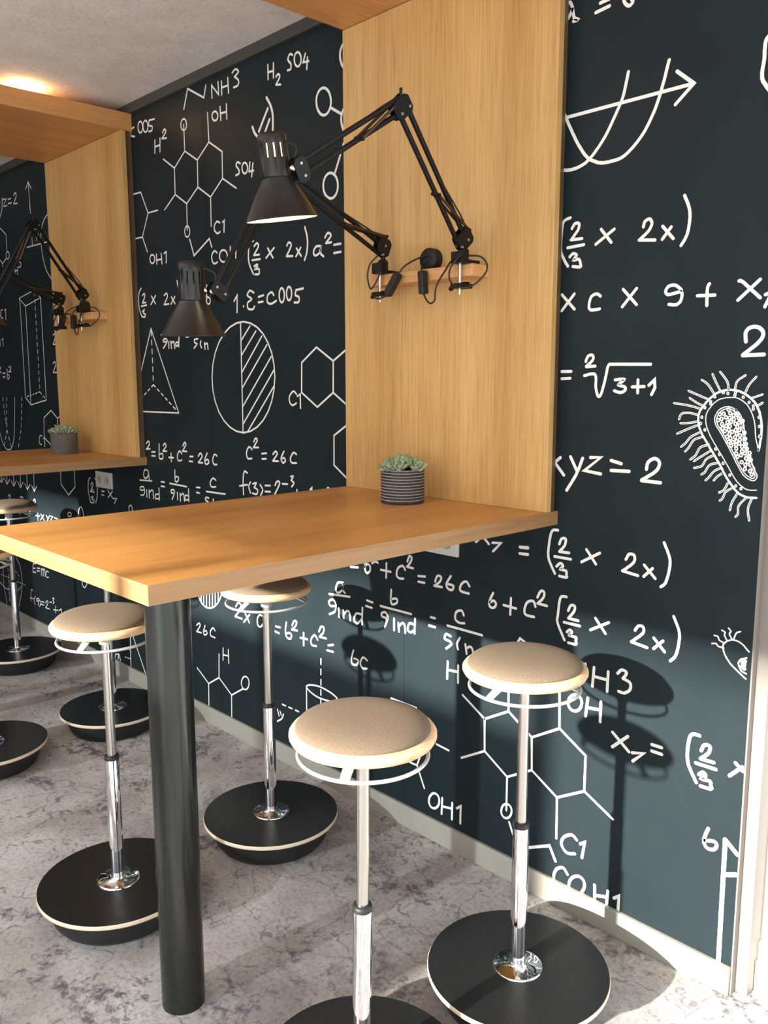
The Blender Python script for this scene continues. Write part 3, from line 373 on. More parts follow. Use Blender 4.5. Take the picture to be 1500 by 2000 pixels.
molecule_text|white letters NH3 and OH by the front stool shadow|8|199,1418 196,1353;252,1413 246,1311;335,1411 333,1305;250,1365 334,1366;389,1416 392,1420 396,1425 401,1432 407,1437 412,1440 419,1441 428,1439 435,1436 438,1431 437,1426 434,1418 429,1410 424,1403 421,1397;419,1397 424,1396 431,1395 439,1393 447,1391 454,1389 459,1385 462,1381 464,1375 465,1369 464,1362 463,1356 461,1350 457,1344 452,1338 445,1333 438,1328 432,1324 425,1323 417,1322 409,1323 403,1324 398,1324;187,1203 186,1193 183,1183 179,1173 173,1164 165,1156 156,1150 147,1146 137,1145 128,1146 120,1149 113,1154 108,1161 104,1170 103,1179 104,1190 106,1200 111,1210 118,1219 125,1227 134,1232 143,1236 153,1237 162,1237 170,1233 177,1228 182,1221 185,1213 187,1203;222,1239 212,1138;300,1241 300,1133;219,1187 300,1196
creature|small white drawing of a hairy cell by the window post|3.5|920,1669 918,1673 916,1678 917,1685 918,1689 921,1693 925,1698 929,1703 933,1707 938,1710 942,1712 948,1715 953,1717 959,1719 964,1719 970,1719 976,1719 981,1718 987,1717 993,1714 1000,1711 1006,1707 1013,1702 1020,1695 1026,1689 1032,1684 1036,1681;916,1676 917,1672 918,1667 920,1660 923,1653 926,1646 930,1639 934,1633 938,1626 944,1620 949,1613 956,1606 964,1599 974,1592 986,1583 999,1574 1011,1566 1021,1559 1029,1554;920,1673 915,1673 908,1673 901,1673 896,1674 891,1677 887,1682 883,1685 877,1684 870,1682 865,1681;922,1695 919,1697 913,1698 908,1700 902,1702 898,1704 895,1709 893,1715 891,1719 885,1721 878,1721 873,1721;933,1711 931,1714 928,1719 925,1724 922,1729 920,1733 922,1741 923,1746 919,1749 912,1751 907,1753;956,1720 954,1723 951,1728 948,1733 945,1738 943,1742 944,1748 947,1752 949,1756 946,1761 941,1766 937,1769;964,1723 965,1728 967,1734 969,1741 971,1748 974,1753 978,1758 984,1761 989,1763 992,1765;1027,1651 1023,1649 1018,1646 1011,1643 1005,1640 1000,1636 997,1632 994,1626 992,1621 992,1615 994,1610 995,1605 998,1600 1001,1595 1004,1590 1007,1586 1012,1583 1017,1581 1022,1580 1027,1579 1030,1578;1014,1628 1012,1622 1008,1620 1004,1623 1004,1628 1007,1632 1012,1632 1014,1628;1024,1618 1022,1613 1018,1611 1014,1613 1014,1619 1017,1623 1022,1623 1024,1618;1014,1608 1012,1602 1008,1600 1004,1603 1004,1608 1007,1612 1011,1612 1014,1608;1025,1600 1023,1595 1019,1593 1015,1595 1015,1601 1018,1605 1023,1605 1025,1600;1026,1635 1024,1629 1020,1627 1016,1629 1016,1635 1019,1639 1024,1639 1026,1635
formula|white formula 6 + C squared under the tabletop|7.5|-419,1683 -422,1676 -427,1668 -433,1657 -438,1646 -442,1636 -445,1628 -447,1618 -446,1610 -443,1604 -440,1599 -431,1596 -420,1597 -411,1600 -404,1606 -399,1614 -397,1622 -399,1630 -405,1636 -412,1639 -419,1638 -428,1633 -437,1629 -443,1625;-292,1677 -295,1583;-342,1628 -255,1625;-125,1661 -127,1665 -129,1672 -132,1679 -136,1685 -141,1689 -147,1689 -155,1688 -164,1685 -172,1681 -178,1676 -183,1671 -187,1665 -190,1658 -193,1650 -195,1643 -197,1637 -198,1630 -198,1622 -198,1615 -195,1609 -190,1605 -183,1602 -172,1601 -161,1601 -149,1601 -139,1602 -133,1602;-114,1715 -111,1720 -108,1727 -104,1735 -100,1743 -96,1749 -92,1754 -84,1757 -75,1755 -70,1749 -69,1745 -70,1739 -71,1731 -74,1724 -78,1717 -82,1711 -88,1704 -94,1698 -101,1692 -106,1686 -110,1682;-112,1682 -51,1680
formula|white letters x7 = beside the wall socket|7.5|-551,1959 -464,2035;-526,2017 -456,1960;-430,1971 -371,1977 -425,1923;-239,1974 -184,1979;-240,1938 -186,1939
formula|white formula b squared + C squared = 26 C under the tabletop|7.5|-1637,1639 -1564,1648;-1484,1757 -1486,1745 -1489,1729 -1492,1710 -1495,1690 -1496,1672 -1497,1658 -1495,1646 -1492,1637 -1487,1631 -1482,1627 -1477,1624 -1467,1626 -1455,1634 -1447,1643 -1444,1651 -1443,1661 -1444,1670 -1447,1677 -1455,1683 -1466,1685 -1477,1684 -1485,1678 -1492,1668 -1497,1661;-1427,1697 -1419,1702 -1406,1709 -1395,1714 -1385,1713 -1377,1711 -1371,1709;-1291,1719 -1294,1623;-1344,1668 -1252,1669;-1122,1702 -1125,1707 -1131,1715 -1137,1722 -1145,1725 -1154,1723 -1167,1718 -1178,1711 -1187,1702 -1191,1695 -1194,1687 -1197,1679 -1198,1670 -1198,1662 -1198,1656 -1193,1648 -1185,1643 -1175,1640 -1165,1640 -1154,1641 -1144,1643 -1137,1645;-1103,1759 -1100,1765 -1097,1774 -1093,1783 -1089,1791 -1085,1796 -1077,1798 -1070,1794 -1065,1789 -1065,1783 -1066,1777 -1069,1769 -1073,1762 -1078,1755 -1085,1746 -1092,1738 -1099,1731 -1104,1726;-1107,1726 -1052,1724;-1008,1683 -950,1689;-1007,1647 -955,1649;-867,1672 -865,1677 -862,1686 -858,1695 -854,1704 -849,1709 -839,1713 -826,1713 -819,1709 -817,1704 -819,1696 -822,1688 -828,1679 -835,1672 -845,1664 -855,1657 -865,1650 -871,1645;-874,1645 -811,1648;-740,1728 -744,1722 -750,1713 -758,1703 -765,1693 -771,1683 -774,1675 -775,1666 -773,1658 -768,1652 -763,1648 -755,1645 -746,1643 -736,1643 -729,1645 -724,1650 -720,1658 -718,1666 -720,1672 -726,1674 -735,1675 -746,1675 -756,1675 -763,1675;-594,1691 -598,1695 -603,1701 -608,1708 -615,1713 -621,1715 -630,1713 -640,1708 -649,1701 -656,1694 -661,1686 -665,1677 -668,1668 -668,1659 -665,1653 -657,1650 -646,1648 -632,1647 -618,1647 -607,1647 -599,1647
formula|white fractions a over sind = b over sind = c over sin|7.5|-1714,1517 -1722,1516 -1734,1516 -1748,1514 -1761,1512 -1771,1507 -1777,1500 -1782,1491 -1787,1481 -1790,1471 -1792,1462 -1793,1455 -1789,1445 -1780,1439 -1768,1438 -1757,1442 -1744,1449 -1731,1458 -1722,1468 -1718,1476 -1716,1486 -1714,1497 -1714,1507 -1714,1514 -1714,1517 -1714,1514 -1715,1507 -1717,1497 -1718,1486 -1719,1476 -1718,1469 -1712,1459 -1703,1453 -1697,1449;-1863,1412 -1648,1432;-1800,1339 -1810,1337 -1824,1333 -1838,1330 -1850,1330 -1858,1334 -1864,1341 -1868,1349 -1867,1357 -1861,1364 -1850,1371 -1838,1378 -1827,1380 -1817,1379 -1808,1374 -1800,1367 -1795,1358 -1793,1351 -1792,1342 -1792,1331 -1793,1321 -1796,1311 -1801,1303 -1810,1294 -1824,1286 -1839,1279 -1852,1273 -1862,1269;-1764,1328 -1762,1268;-1716,1326 -1712,1270;-1711,1297 -1706,1303 -1698,1312 -1689,1321 -1681,1327 -1671,1330 -1661,1329 -1653,1323 -1651,1316 -1649,1307 -1647,1296 -1646,1285 -1646,1276 -1645,1270;-1533,1333 -1543,1333 -1557,1334 -1572,1333 -1584,1328 -1591,1321 -1598,1311 -1603,1299 -1606,1288 -1607,1280 -1602,1272 -1594,1267 -1583,1263 -1573,1263 -1562,1269 -1551,1280 -1540,1290 -1533,1298;-1521,1382 -1527,1266;-1478,1440 -1421,1436;-1487,1400 -1429,1398;-1247,1553 -1248,1542 -1249,1526 -1251,1508 -1251,1489 -1250,1474 -1247,1464 -1240,1459 -1229,1460 -1216,1465 -1205,1471 -1198,1476 -1193,1482 -1192,1491 -1193,1499 -1198,1503 -1207,1503 -1221,1500 -1235,1495 -1244,1492;-1348,1427 -1068,1429;-1284,1358 -1293,1358 -1307,1358 -1322,1358 -1332,1360 -1337,1366 -1338,1375 -1335,1382 -1325,1388 -1312,1393 -1300,1394 -1294,1390 -1289,1385 -1284,1379 -1281,1370 -1281,1361 -1283,1352 -1287,1340 -1293,1327 -1299,1314 -1304,1304 -1308,1296;-1221,1368 -1221,1292;-1182,1348 -1177,1293;-1177,1326 -1171,1333 -1162,1342 -1152,1351 -1144,1356 -1136,1356 -1130,1351 -1125,1343 -1124,1337 -1123,1328 -1122,1319 -1121,1310 -1121,1302 -1121,1296;-1034,1406 -1038,1310;-1041,1366 -1049,1367 -1061,1369 -1073,1370 -1083,1366 -1088,1360 -1093,1350 -1096,1339 -1098,1329 -1098,1321 -1093,1315 -1086,1312 -1076,1310 -1068,1311 -1060,1316 -1051,1323 -1043,1331 -1038,1336;-900,1443 -865,1444;-914,1388 -864,1388;-636,1509 -638,1514 -642,1522 -647,1530 -653,1534 -663,1533 -674,1530 -685,1525 -693,1518 -697,1512 -700,1505 -702,1497 -703,1488 -703,1481 -702,1475 -698,1468 -690,1463 -681,1459 -672,1457 -664,1457 -654,1458 -644,1459 -636,1461 -630,1462;-763,1420 -495,1419;-736,1359 -743,1361 -754,1364 -765,1366 -773,1365 -779,1359 -783,1350 -785,1341 -784,1334 -777,1330 -766,1329 -754,1328 -745,1327 -736,1323 -731,1318 -731,1311 -736,1304 -745,1296 -756,1287 -765,1280 -772,1275;-664,1365 -667,1360 -672,1352 -677,1344 -681,1335 -684,1327 -684,1319 -682,1311 -680,1303 -678,1296 -676,1292;-620,1336 -609,1281;-616,1311 -609,1316 -598,1323 -587,1329 -577,1330 -572,1327 -567,1320 -563,1312 -560,1304 -557,1299
formula|white letters bc behind the front stool|7|-1614,1066 -1617,1059 -1621,1048 -1626,1036 -1630,1023 -1634,1011 -1636,1001 -1637,989 -1636,979 -1633,972 -1628,967 -1619,964 -1606,965 -1594,967 -1584,971 -1576,979 -1570,989 -1566,999 -1567,1006 -1574,1009 -1587,1010 -1600,1010 -1610,1010;-1478,1027 -1485,1031 -1496,1036 -1508,1040 -1518,1039 -1526,1033 -1533,1024 -1539,1013 -1544,1002 -1546,993 -1545,985 -1542,978 -1537,971 -1531,966 -1524,962 -1513,962 -1500,965 -1487,969 -1478,971
formula|white formula 2x a = b squared + c squared behind the stool pole|7.2|-3021,1096 -3016,1102 -3009,1110 -3002,1119 -2993,1127 -2986,1132 -2975,1135 -2964,1135 -2954,1133 -2948,1128 -2946,1123 -2946,1117 -2947,1110 -2950,1101 -2954,1092 -2961,1083 -2970,1072 -2983,1059 -2998,1045 -3013,1032 -3025,1021 -3034,1013;-3034,1013 -2938,1013;-2898,1076 -2839,1004;-2832,1067 -2914,991;-2647,1087 -2654,1089 -2663,1092 -2673,1095 -2684,1097 -2693,1095 -2699,1092 -2706,1087 -2713,1080 -2719,1073 -2724,1065 -2727,1058 -2729,1050 -2730,1042 -2730,1033 -2729,1024 -2728,1017 -2725,1011 -2720,1005 -2714,1001 -2706,999 -2698,999 -2689,1001 -2681,1006 -2672,1013 -2662,1023 -2653,1033 -2645,1042 -2640,1050 -2639,1058 -2639,1067 -2641,1075 -2644,1082 -2646,1086 -2647,1087 -2648,1084 -2648,1077 -2648,1068 -2648,1057 -2647,1048 -2645,1041 -2641,1035 -2635,1030 -2628,1026 -2622,1023 -2618,1021;-2492,1047 -2437,1049;-2500,1005 -2453,1001;-2359,1105 -2361,1097 -2364,1087 -2367,1075 -2370,1062 -2373,1050 -2373,1039 -2373,1030 -2372,1021 -2370,1013 -2367,1005 -2363,999 -2359,994 -2352,990 -2344,987 -2335,986 -2326,987 -2319,988 -2313,992 -2308,998 -2303,1005 -2300,1012 -2299,1018 -2301,1022 -2305,1027 -2311,1030 -2318,1032 -2325,1033 -2333,1031 -2343,1027 -2353,1023 -2361,1018 -2368,1015;-2290,1097 -2287,1102 -2284,1108 -2279,1116 -2275,1124 -2270,1131 -2265,1135 -2255,1139 -2243,1139 -2237,1135 -2236,1131 -2237,1125 -2239,1119 -2242,1112 -2246,1105 -2251,1099 -2257,1092 -2265,1086 -2274,1079 -2282,1073 -2290,1068 -2295,1064;-2297,1064 -2230,1070;-2156,1070 -2158,975;-2195,1024 -2113,1031;-1997,1053 -2001,1056 -2005,1062 -2011,1069 -2018,1075 -2024,1079 -2031,1080 -2038,1077 -2045,1071 -2053,1064 -2061,1056 -2067,1047 -2071,1040 -2073,1033 -2074,1025 -2073,1018 -2071,1011 -2068,1005 -2063,1001 -2057,999 -2048,999 -2038,1000 -2028,1001 -2020,1002 -2014,1003;-1981,1118 -1978,1123 -1975,1130 -1970,1138 -1966,1146 -1961,1153 -1956,1157 -1948,1161 -1939,1162 -1931,1160 -1926,1156 -1925,1152 -1925,1146 -1926,1139 -1928,1132 -1931,1125 -1935,1118 -1940,1112 -1948,1105 -1956,1098 -1964,1091 -1971,1085 -1976,1081;-1976,1081 -1903,1084;-1880,1039 -1825,1056;-1893,1001 -1828,1004
cylinder_drawing|white cylinder outline with a dashed axis behind the front stool|6.5|-2134,668 -2136,446;-2134,672 -2129,675 -2123,680 -2114,685 -2103,690 -2089,694 -2075,698 -2057,701 -2038,704 -2018,707 -1997,709 -1977,710 -1957,709 -1936,708 -1914,706 -1893,703 -1874,701 -1857,698 -1842,695 -1829,691 -1817,687 -1806,684 -1798,680 -1792,676 -1787,669 -1787,662 -1791,656 -1798,650 -1806,646 -1815,643 -1826,640 -1839,637 -1854,634 -1870,632 -1889,630 -1911,628 -1935,626 -1959,625 -1983,624 -2004,625 -2023,627 -2042,630 -2060,634 -2076,638 -2091,643 -2103,647 -2113,651 -2121,656 -2127,660 -2131,664 -2135,668 -2138,671;-1798,666 -1800,424;-1963,920 -1964,881;-1965,843 -1966,804;-1966,766 -1967,728;-1968,689 -1969,651;-1970,612 -1970,574;-2430,450 -2390,450;-2351,450 -2311,450;-2271,450 -2231,450;-2419,375 -2421,370 -2424,364 -2427,357 -2430,349 -2435,341 -2441,334 -2449,327 -2459,319 -2471,312 -2482,305 -2491,299 -2498,295;-2494,392 -2475,345;-2460,385 -2447,358
formula|white letters 26 C right of the table column|7|-3621,816 -3614,822 -3603,830 -3591,837 -3582,841 -3574,841 -3568,838 -3564,832 -3566,823 -3571,815 -3581,804 -3593,791 -3604,779 -3615,768 -3622,761;-3625,760 -3552,764;-3488,840 -3492,833 -3497,824 -3503,812 -3510,801 -3514,790 -3517,782 -3516,772 -3513,764 -3507,759 -3500,757 -3491,759 -3479,764 -3468,771 -3461,778 -3460,784 -3463,791 -3467,798 -3473,800 -3482,798 -3493,793 -3504,787 -3512,783;-3337,830 -3342,834 -3348,841 -3357,846 -3365,847 -3373,843 -3383,836 -3392,828 -3400,819 -3406,810 -3408,804 -3410,797 -3411,790 -3410,783 -3407,778 -3403,773 -3395,771 -3384,769 -3371,769 -3359,769 -3348,769 -3340,769
circle_drawing|white striped disc peeping out below the tabletop|6|-3200,1242 -3207,1198 -3224,1154 -3249,1112 -3281,1075 -3319,1044 -3361,1021 -3405,1007 -3449,1003 -3491,1010 -3528,1027 -3558,1053 -3580,1088 -3592,1129 -3594,1173 -3586,1220 -3568,1265 -3541,1308 -3507,1345 -3468,1375 -3425,1396 -3381,1408 -3338,1410 -3298,1401 -3263,1384 -3235,1358 -3214,1324 -3203,1285 -3200,1242;-3527,1213 -3538,1033;-3483,1239 -3497,1017;-3440,1256 -3455,1011;-3393,1264 -3408,1011;-3348,1271 -3363,1025;-3308,1269 -3321,1047;-3263,1259 -3273,1083
molecule|white zigzag molecule with H and O right of the table column|6.5|-3638,435 -3463,340 -3299,435 -3119,333 -2943,437;-3299,435 -3287,641;-3463,340 -3470,148;-3119,333 -3126,148;-2864,503 -2866,491 -2871,478 -2877,466 -2886,455 -2897,446 -2908,438 -2920,434 -2932,432 -2943,433 -2953,437 -2961,443 -2967,452 -2971,463 -2972,475 -2970,487 -2965,500 -2958,512 -2949,523 -2939,533 -2927,540 -2915,544 -2903,546 -2892,545 -2882,541 -2874,534 -2868,526 -2865,515 -2864,503;-3223,707 -3229,603;-3147,711 -3145,598;-3227,650 -3146,658
molecule|large white double-ring molecule behind the front stool|6.8|-255,1407 -223,1461 -181,1444;-636,1019 -465,920 -461,723 -292,621 -121,722 -127,913 -292,1017 -465,920;-461,723 -640,621;-292,1017 -299,1285;-292,621 -292,416;-254,426 -255,416 -257,406 -262,396 -267,387 -274,379 -282,372 -290,368 -299,366 -307,366 -314,368 -320,373 -325,379 -328,388 -329,397 -328,407 -326,417 -322,427 -316,437 -309,445 -301,451 -293,455 -284,457 -276,457 -269,454 -263,450 -258,443 -255,435 -254,426;-127,913 54,1021 221,921 221,722 51,623 -121,722;54,1021 42,1370;221,722 397,632;51,623 55,385;-270,352 -233,270
molecule_text|white letters OH1 above the baseboard by the pole|8|-817,277 -818,265 -821,254 -826,242 -833,232 -842,222 -851,215 -861,210 -871,208 -880,208 -889,210 -896,216 -901,223 -905,233 -906,244 -905,255 -902,267 -896,279 -889,289 -881,299 -872,306 -862,311 -852,313 -843,313 -834,310 -827,305 -822,297 -818,288 -817,277;-792,305 -797,198;-709,304 -711,195;-795,249 -710,266;-671,283 -640,308 -642,196
molecule_text|white letter H left of the front stool seat|7.5|-758,1197 -762,1088;-674,1192 -674,1085;-760,1145 -673,1152
molecule_text|white letters Cl and COH1 above the baseboard|8.5|185,429 182,431 177,434 172,439 166,442 159,445 152,445 145,442 136,438 127,432 118,426 110,419 104,412 99,405 95,397 91,389 89,381 88,373 89,365 92,358 96,351 102,344 109,338 116,333 124,330 132,330 142,332 152,335 162,339 170,343 176,345;207,415 235,436 221,342;134,206 131,210 127,215 122,220 117,226 111,230 105,231 97,230 88,226 79,220 70,213 63,205 59,198 54,189 51,179 48,170 46,161 46,154 47,148;244,193 243,181 240,169 235,157 229,148;146,148 147,160 150,173 156,185 163,197 172,207 183,216 193,222 204,226 215,227 224,225 232,220 238,213 242,204 244,193;305,221 308,148;386,224 382,148;308,163 382,188;422,200 450,225 449,148;-199,256 -126,254 12,323 54,249
formula|white formula x7 = (2/3 by the window post|8.5|374,1099 470,1025;461,1104 376,1021;489,1026 551,1043 494,984;593,1103 645,1104;594,1070 647,1070;832,1224 828,1224 823,1225 816,1225 810,1224 803,1223 798,1221 794,1217 790,1213 786,1207 784,1199 782,1187 780,1173 778,1156 777,1137 777,1117 778,1098 781,1080 786,1062 795,1045 805,1027 815,1012 823,998 829,989;844,1154 846,1159 848,1166 851,1174 854,1181 858,1186 863,1189 869,1191 875,1191 881,1190 884,1188 886,1183 886,1177 885,1169 883,1161 880,1154 875,1147 868,1139 861,1131 853,1124 847,1118 843,1113;843,1113 907,1116;821,1085 919,1086;839,1033 843,1037 848,1043 854,1048 859,1051 863,1050 868,1047 871,1043 872,1038 868,1033 861,1027 854,1021 852,1017 856,1016 863,1016 872,1017 881,1018 889,1019 894,1018 899,1014 899,1008 899,1001 902,995 904,988 900,983 895,981 886,980 876,980 865,980 857,979 850,979;984,1078 1040,1139;1008,1148 1044,1120
numeral|white numeral 6 above the baseboard by the window post|8.5|900,783 898,775 894,765 890,753 887,740 884,729 882,719 883,711 884,704 887,698 890,693 893,689 897,686 902,684 908,683 914,684 920,685 926,687 930,689 936,694 941,701 944,709 945,715 945,720 942,726 938,729 932,731 926,730 918,728 909,725 900,721 892,719 887,717
letter_drawing|tall thick white letter N beside the window post|11|984,761 988,148;984,761 1044,712;990,588 1044,612
molecule|white ring molecule behind the nearest stool|6.5|-1264,795 -1247,828 -1021,827 -1000,778;-844,642 -743,634;-1076,445 -1012,446 -946,314;-1012,446 -983,520
formula|white formula C005 beside the far panel|7|-4327,4957 -4340,4956 -4358,4953 -4373,4946 -4378,4939 -4383,4929 -4386,4919 -4386,4909 -4383,4901 -4365,4892 -4339,4886 -4320,4882;-4178,4928 -4180,4918 -4184,4910 -4190,4903 -4196,4897 -4204,4893 -4213,4892 -4222,4892 -4231,4895 -4239,4900 -4246,4907 -4252,4915 -4256,4924 -4258,4934 -4258,4944 -4256,4953 -4252,4962 -4247,4969 -4240,4974 -4232,4978 -4223,4979 -4214,4979 -4205,4976 -4197,4971 -4190,4964 -4185,4956 -4181,4947 -4179,4937 -4178,4928;-4094,4917 -4096,4908 -4100,4899 -4105,4892 -4112,4886 -4120,4882 -4128,4880 -4137,4881 -4146,4884 -4154,4889 -4161,4896 -4166,4904 -4170,4913 -4172,4923 -4172,4933 -4170,4943 -4167,4951 -4161,4959 -4154,4965 -4146,4968 -4138,4970 -4129,4969 -4120,4966 -4112,4961 -4105,4955 -4100,4946 -4096,4937 -4094,4927 -4094,4917;-3985,4951 -4068,4958;-4068,4958 -4071,4951 -4077,4941 -4081,4930 -4080,4921 -4064,4914 -4041,4910 -4025,4904 -4022,4896 -4023,4887 -4027,4878 -4033,4873 -4049,4871 -4069,4874 -4084,4876
molecule_text|white letters NH3 with zigzag under the ceiling|7|-3532,4929 -3468,5062 -3247,4949 -3214,5027;-3137,4921 -3138,5010 -3048,4925 -3052,5013;-3007,5008 -3008,4916;-2926,5012 -2920,4908;-3010,4963 -2922,4960;-2866,5030 -2859,5034 -2849,5039 -2837,5044 -2827,5045 -2811,5040 -2796,5029 -2790,5019 -2795,5014 -2806,5009 -2819,5005 -2832,5000 -2840,4997;-2840,4997 -2830,4991 -2816,4983 -2802,4973 -2793,4964 -2790,4955 -2790,4946 -2794,4937 -2801,4932 -2812,4929 -2828,4929 -2843,4930 -2854,4930
molecule_text|white letters OH above the double ring|7|-3067,4782 -3069,4776 -3072,4769 -3077,4764 -3083,4761 -3091,4758 -3099,4758 -3107,4759 -3116,4761 -3124,4765 -3131,4770 -3137,4777 -3141,4784 -3144,4791 -3144,4798 -3143,4805 -3139,4811 -3134,4816 -3128,4820 -3121,4822 -3112,4823 -3104,4822 -3095,4819 -3087,4815 -3080,4810 -3075,4804 -3070,4797 -3068,4789 -3067,4782;-3035,4840 -3029,4745;-2952,4840 -2951,4738;-3033,4793 -2953,4788
molecule_text|white letters H2 left of the double ring|7|-3990,4792 -3999,4693;-3908,4790 -3917,4687;-3995,4741 -3913,4738;-3865,4823 -3857,4830 -3846,4839 -3836,4844 -3825,4840 -3815,4831 -3814,4820 -3820,4814 -3831,4807 -3844,4799 -3857,4792 -3869,4785 -3876,4781;-3876,4781 -3805,4771
molecule|white double-ring molecule on the middle wall|6|-3500,4811 -3502,4802 -3506,4794 -3511,4787 -3518,4782 -3527,4779 -3536,4778 -3545,4779 -3555,4782 -3563,4786 -3571,4793 -3577,4801 -3582,4809 -3584,4818 -3585,4828 -3583,4837 -3579,4844 -3574,4851 -3566,4856 -3558,4859 -3549,4860 -3539,4860 -3530,4857 -3521,4852 -3514,4845 -3508,4838 -3503,4829 -3501,4820 -3500,4811;-3542,4819 -3541,4625 -3365,4528 -3370,4332 -3539,4235 -3707,4328 -3703,4527 -3541,4625;-3703,4527 -3870,4624;-3707,4328 -3881,4235;-3539,4235 -3545,4035;-3508,4021 -3510,4012 -3513,4004 -3518,3997 -3524,3991 -3532,3987 -3540,3985 -3549,3985 -3557,3987 -3565,3991 -3572,3996 -3577,4004 -3581,4012 -3584,4021 -3584,4030 -3582,4039 -3579,4048 -3574,4055 -3567,4061 -3560,4065 -3551,4067 -3543,4067 -3535,4065 -3527,4061 -3520,4055 -3515,4048 -3511,4039 -3508,4030 -3508,4021;-3365,4528 -3196,4626 -3025,4528 -3029,4341 -3197,4234 -3370,4332;-3196,4626 -3202,4834;-3029,4341 -2856,4246;-3197,4234 -3202,4024
molecule_text|white letters Cl under the double ring|7|-3085,4034 -3094,4039 -3108,4045 -3121,4048 -3130,4045 -3140,4039 -3149,4032 -3155,4025 -3159,4016 -3161,4007 -3160,3997 -3157,3988 -3150,3980 -3140,3972 -3129,3965 -3119,3961 -3106,3962 -3093,3966 -3084,3969;-3046,4033 -3023,4042 -3032,3961
molecule_text|white letters SO4 right of the double ring|7|-2799,4406 -2808,4411 -2821,4418 -2832,4421 -2841,4417 -2849,4410 -2851,4401 -2845,4393 -2835,4384 -2825,4374 -2818,4366 -2814,4356 -2815,4346 -2819,4339 -2831,4336 -2847,4335 -2858,4334;-2710,4359 -2711,4351 -2714,4344 -2718,4338 -2723,4333 -2730,4329 -2737,4328 -2745,4328 -2752,4330 -2759,4334 -2765,4340 -2771,4346 -2774,4354 -2776,4362 -2777,4371 -2776,4379 -2773,4386 -2768,4392 -2763,4397 -2756,4401 -2749,4402 -2741,4402 -2734,4399 -2727,4396 -2721,4390 -2716,4383 -2712,4376 -2710,4368 -2710,4359;-2679,4394 -2692,4333 -2636,4330;-2642,4382 -2662,4294
molecule|white ring molecule beside the far panel|6|-4439,4432 -4260,4428 -4151,4247 -4264,4066 -4444,4069;-4151,4247 -3990,4247;-4264,4066 -4188,3939
formula|white letters yz=2 at the left edge|6.5|-7399,4857 -7387,4784;-7309,4827 -7342,4707 -7416,4636;-7307,4809 -7195,4801 -7296,4736 -7189,4730;-7148,4789 -7076,4787;-7156,4746 -7060,4743;-6991,4806 -6977,4813 -6957,4822 -6941,4825 -6927,4818 -6917,4806 -6919,4790 -6928,4780 -6943,4768 -6961,4754 -6979,4741 -6996,4730 -7006,4722;-7006,4722 -6904,4714
arrow_drawing|white upward arrow left of the far panel|5.5|-6577,4594 -6587,4880;-6665,4817 -6587,4880 -6520,4803
molecule_text|white letters H2 near the ceiling|7|-2443,4979 -2443,4887;-2380,4974 -2383,4883;-2445,4931 -2381,4926;-2354,4882 -2348,4886 -2339,4891 -2331,4893 -2322,4889 -2314,4882 -2313,4872 -2317,4866 -2324,4859 -2333,4851 -2343,4843 -2351,4837 -2356,4832;-2356,4832 -2305,4822
molecule_text|white letters SO4 near the ceiling|7|-2171,4972 -2179,4977 -2191,4983 -2202,4984 -2207,4981 -2212,4976 -2217,4969 -2220,4962 -2221,4956 -2216,4947 -2207,4939 -2197,4930 -2191,4922 -2189,4913 -2189,4905 -2191,4897 -2195,4891 -2205,4889 -2219,4891 -2228,4892;-2082,4923 -2084,4914 -2086,4905 -2091,4898 -2097,4893 -2104,4889 -2111,4888 -2119,4889 -2127,4892 -2135,4897 -2141,4904 -2147,4912 -2151,4921 -2153,4931 -2154,4941 -2153,4950 -2150,4959 -2145,4966 -2139,4971 -2132,4975 -2125,4976 -2117,4975 -2109,4972 -2101,4967 -2095,4960 -2089,4952 -2085,4942 -2083,4933 -2082,4923;-2038,4946 -2062,4900 -2004,4893;-2016,4919 -2026,4850
strand_drawing|white spiral strand above the front lamp|10|-2467,4776 -2460,4768 -2452,4757 -2442,4744 -2431,4730 -2422,4715 -2415,4701 -2410,4688 -2405,4675 -2402,4662 -2400,4647 -2399,4630 -2399,4610 -2400,4584 -2403,4553 -2408,4519 -2412,4486 -2416,4458 -2419,4438;-2638,4620 -2634,4613 -2630,4605 -2625,4594 -2618,4583 -2610,4572 -2599,4561 -2587,4551 -2575,4541 -2560,4531 -2543,4521 -2524,4511 -2501,4503 -2472,4497 -2437,4491 -2400,4487 -2363,4482 -2331,4477 -2307,4472 -2289,4465 -2279,4458 -2274,4450 -2271,4441 -2267,4432 -2263,4423 -2260,4412 -2258,4401 -2256,4390 -2255,4381 -2254,4375;-2454,4704 -2562,4577;-2437,4629 -2503,4543;-2228,4300 -2201,4257
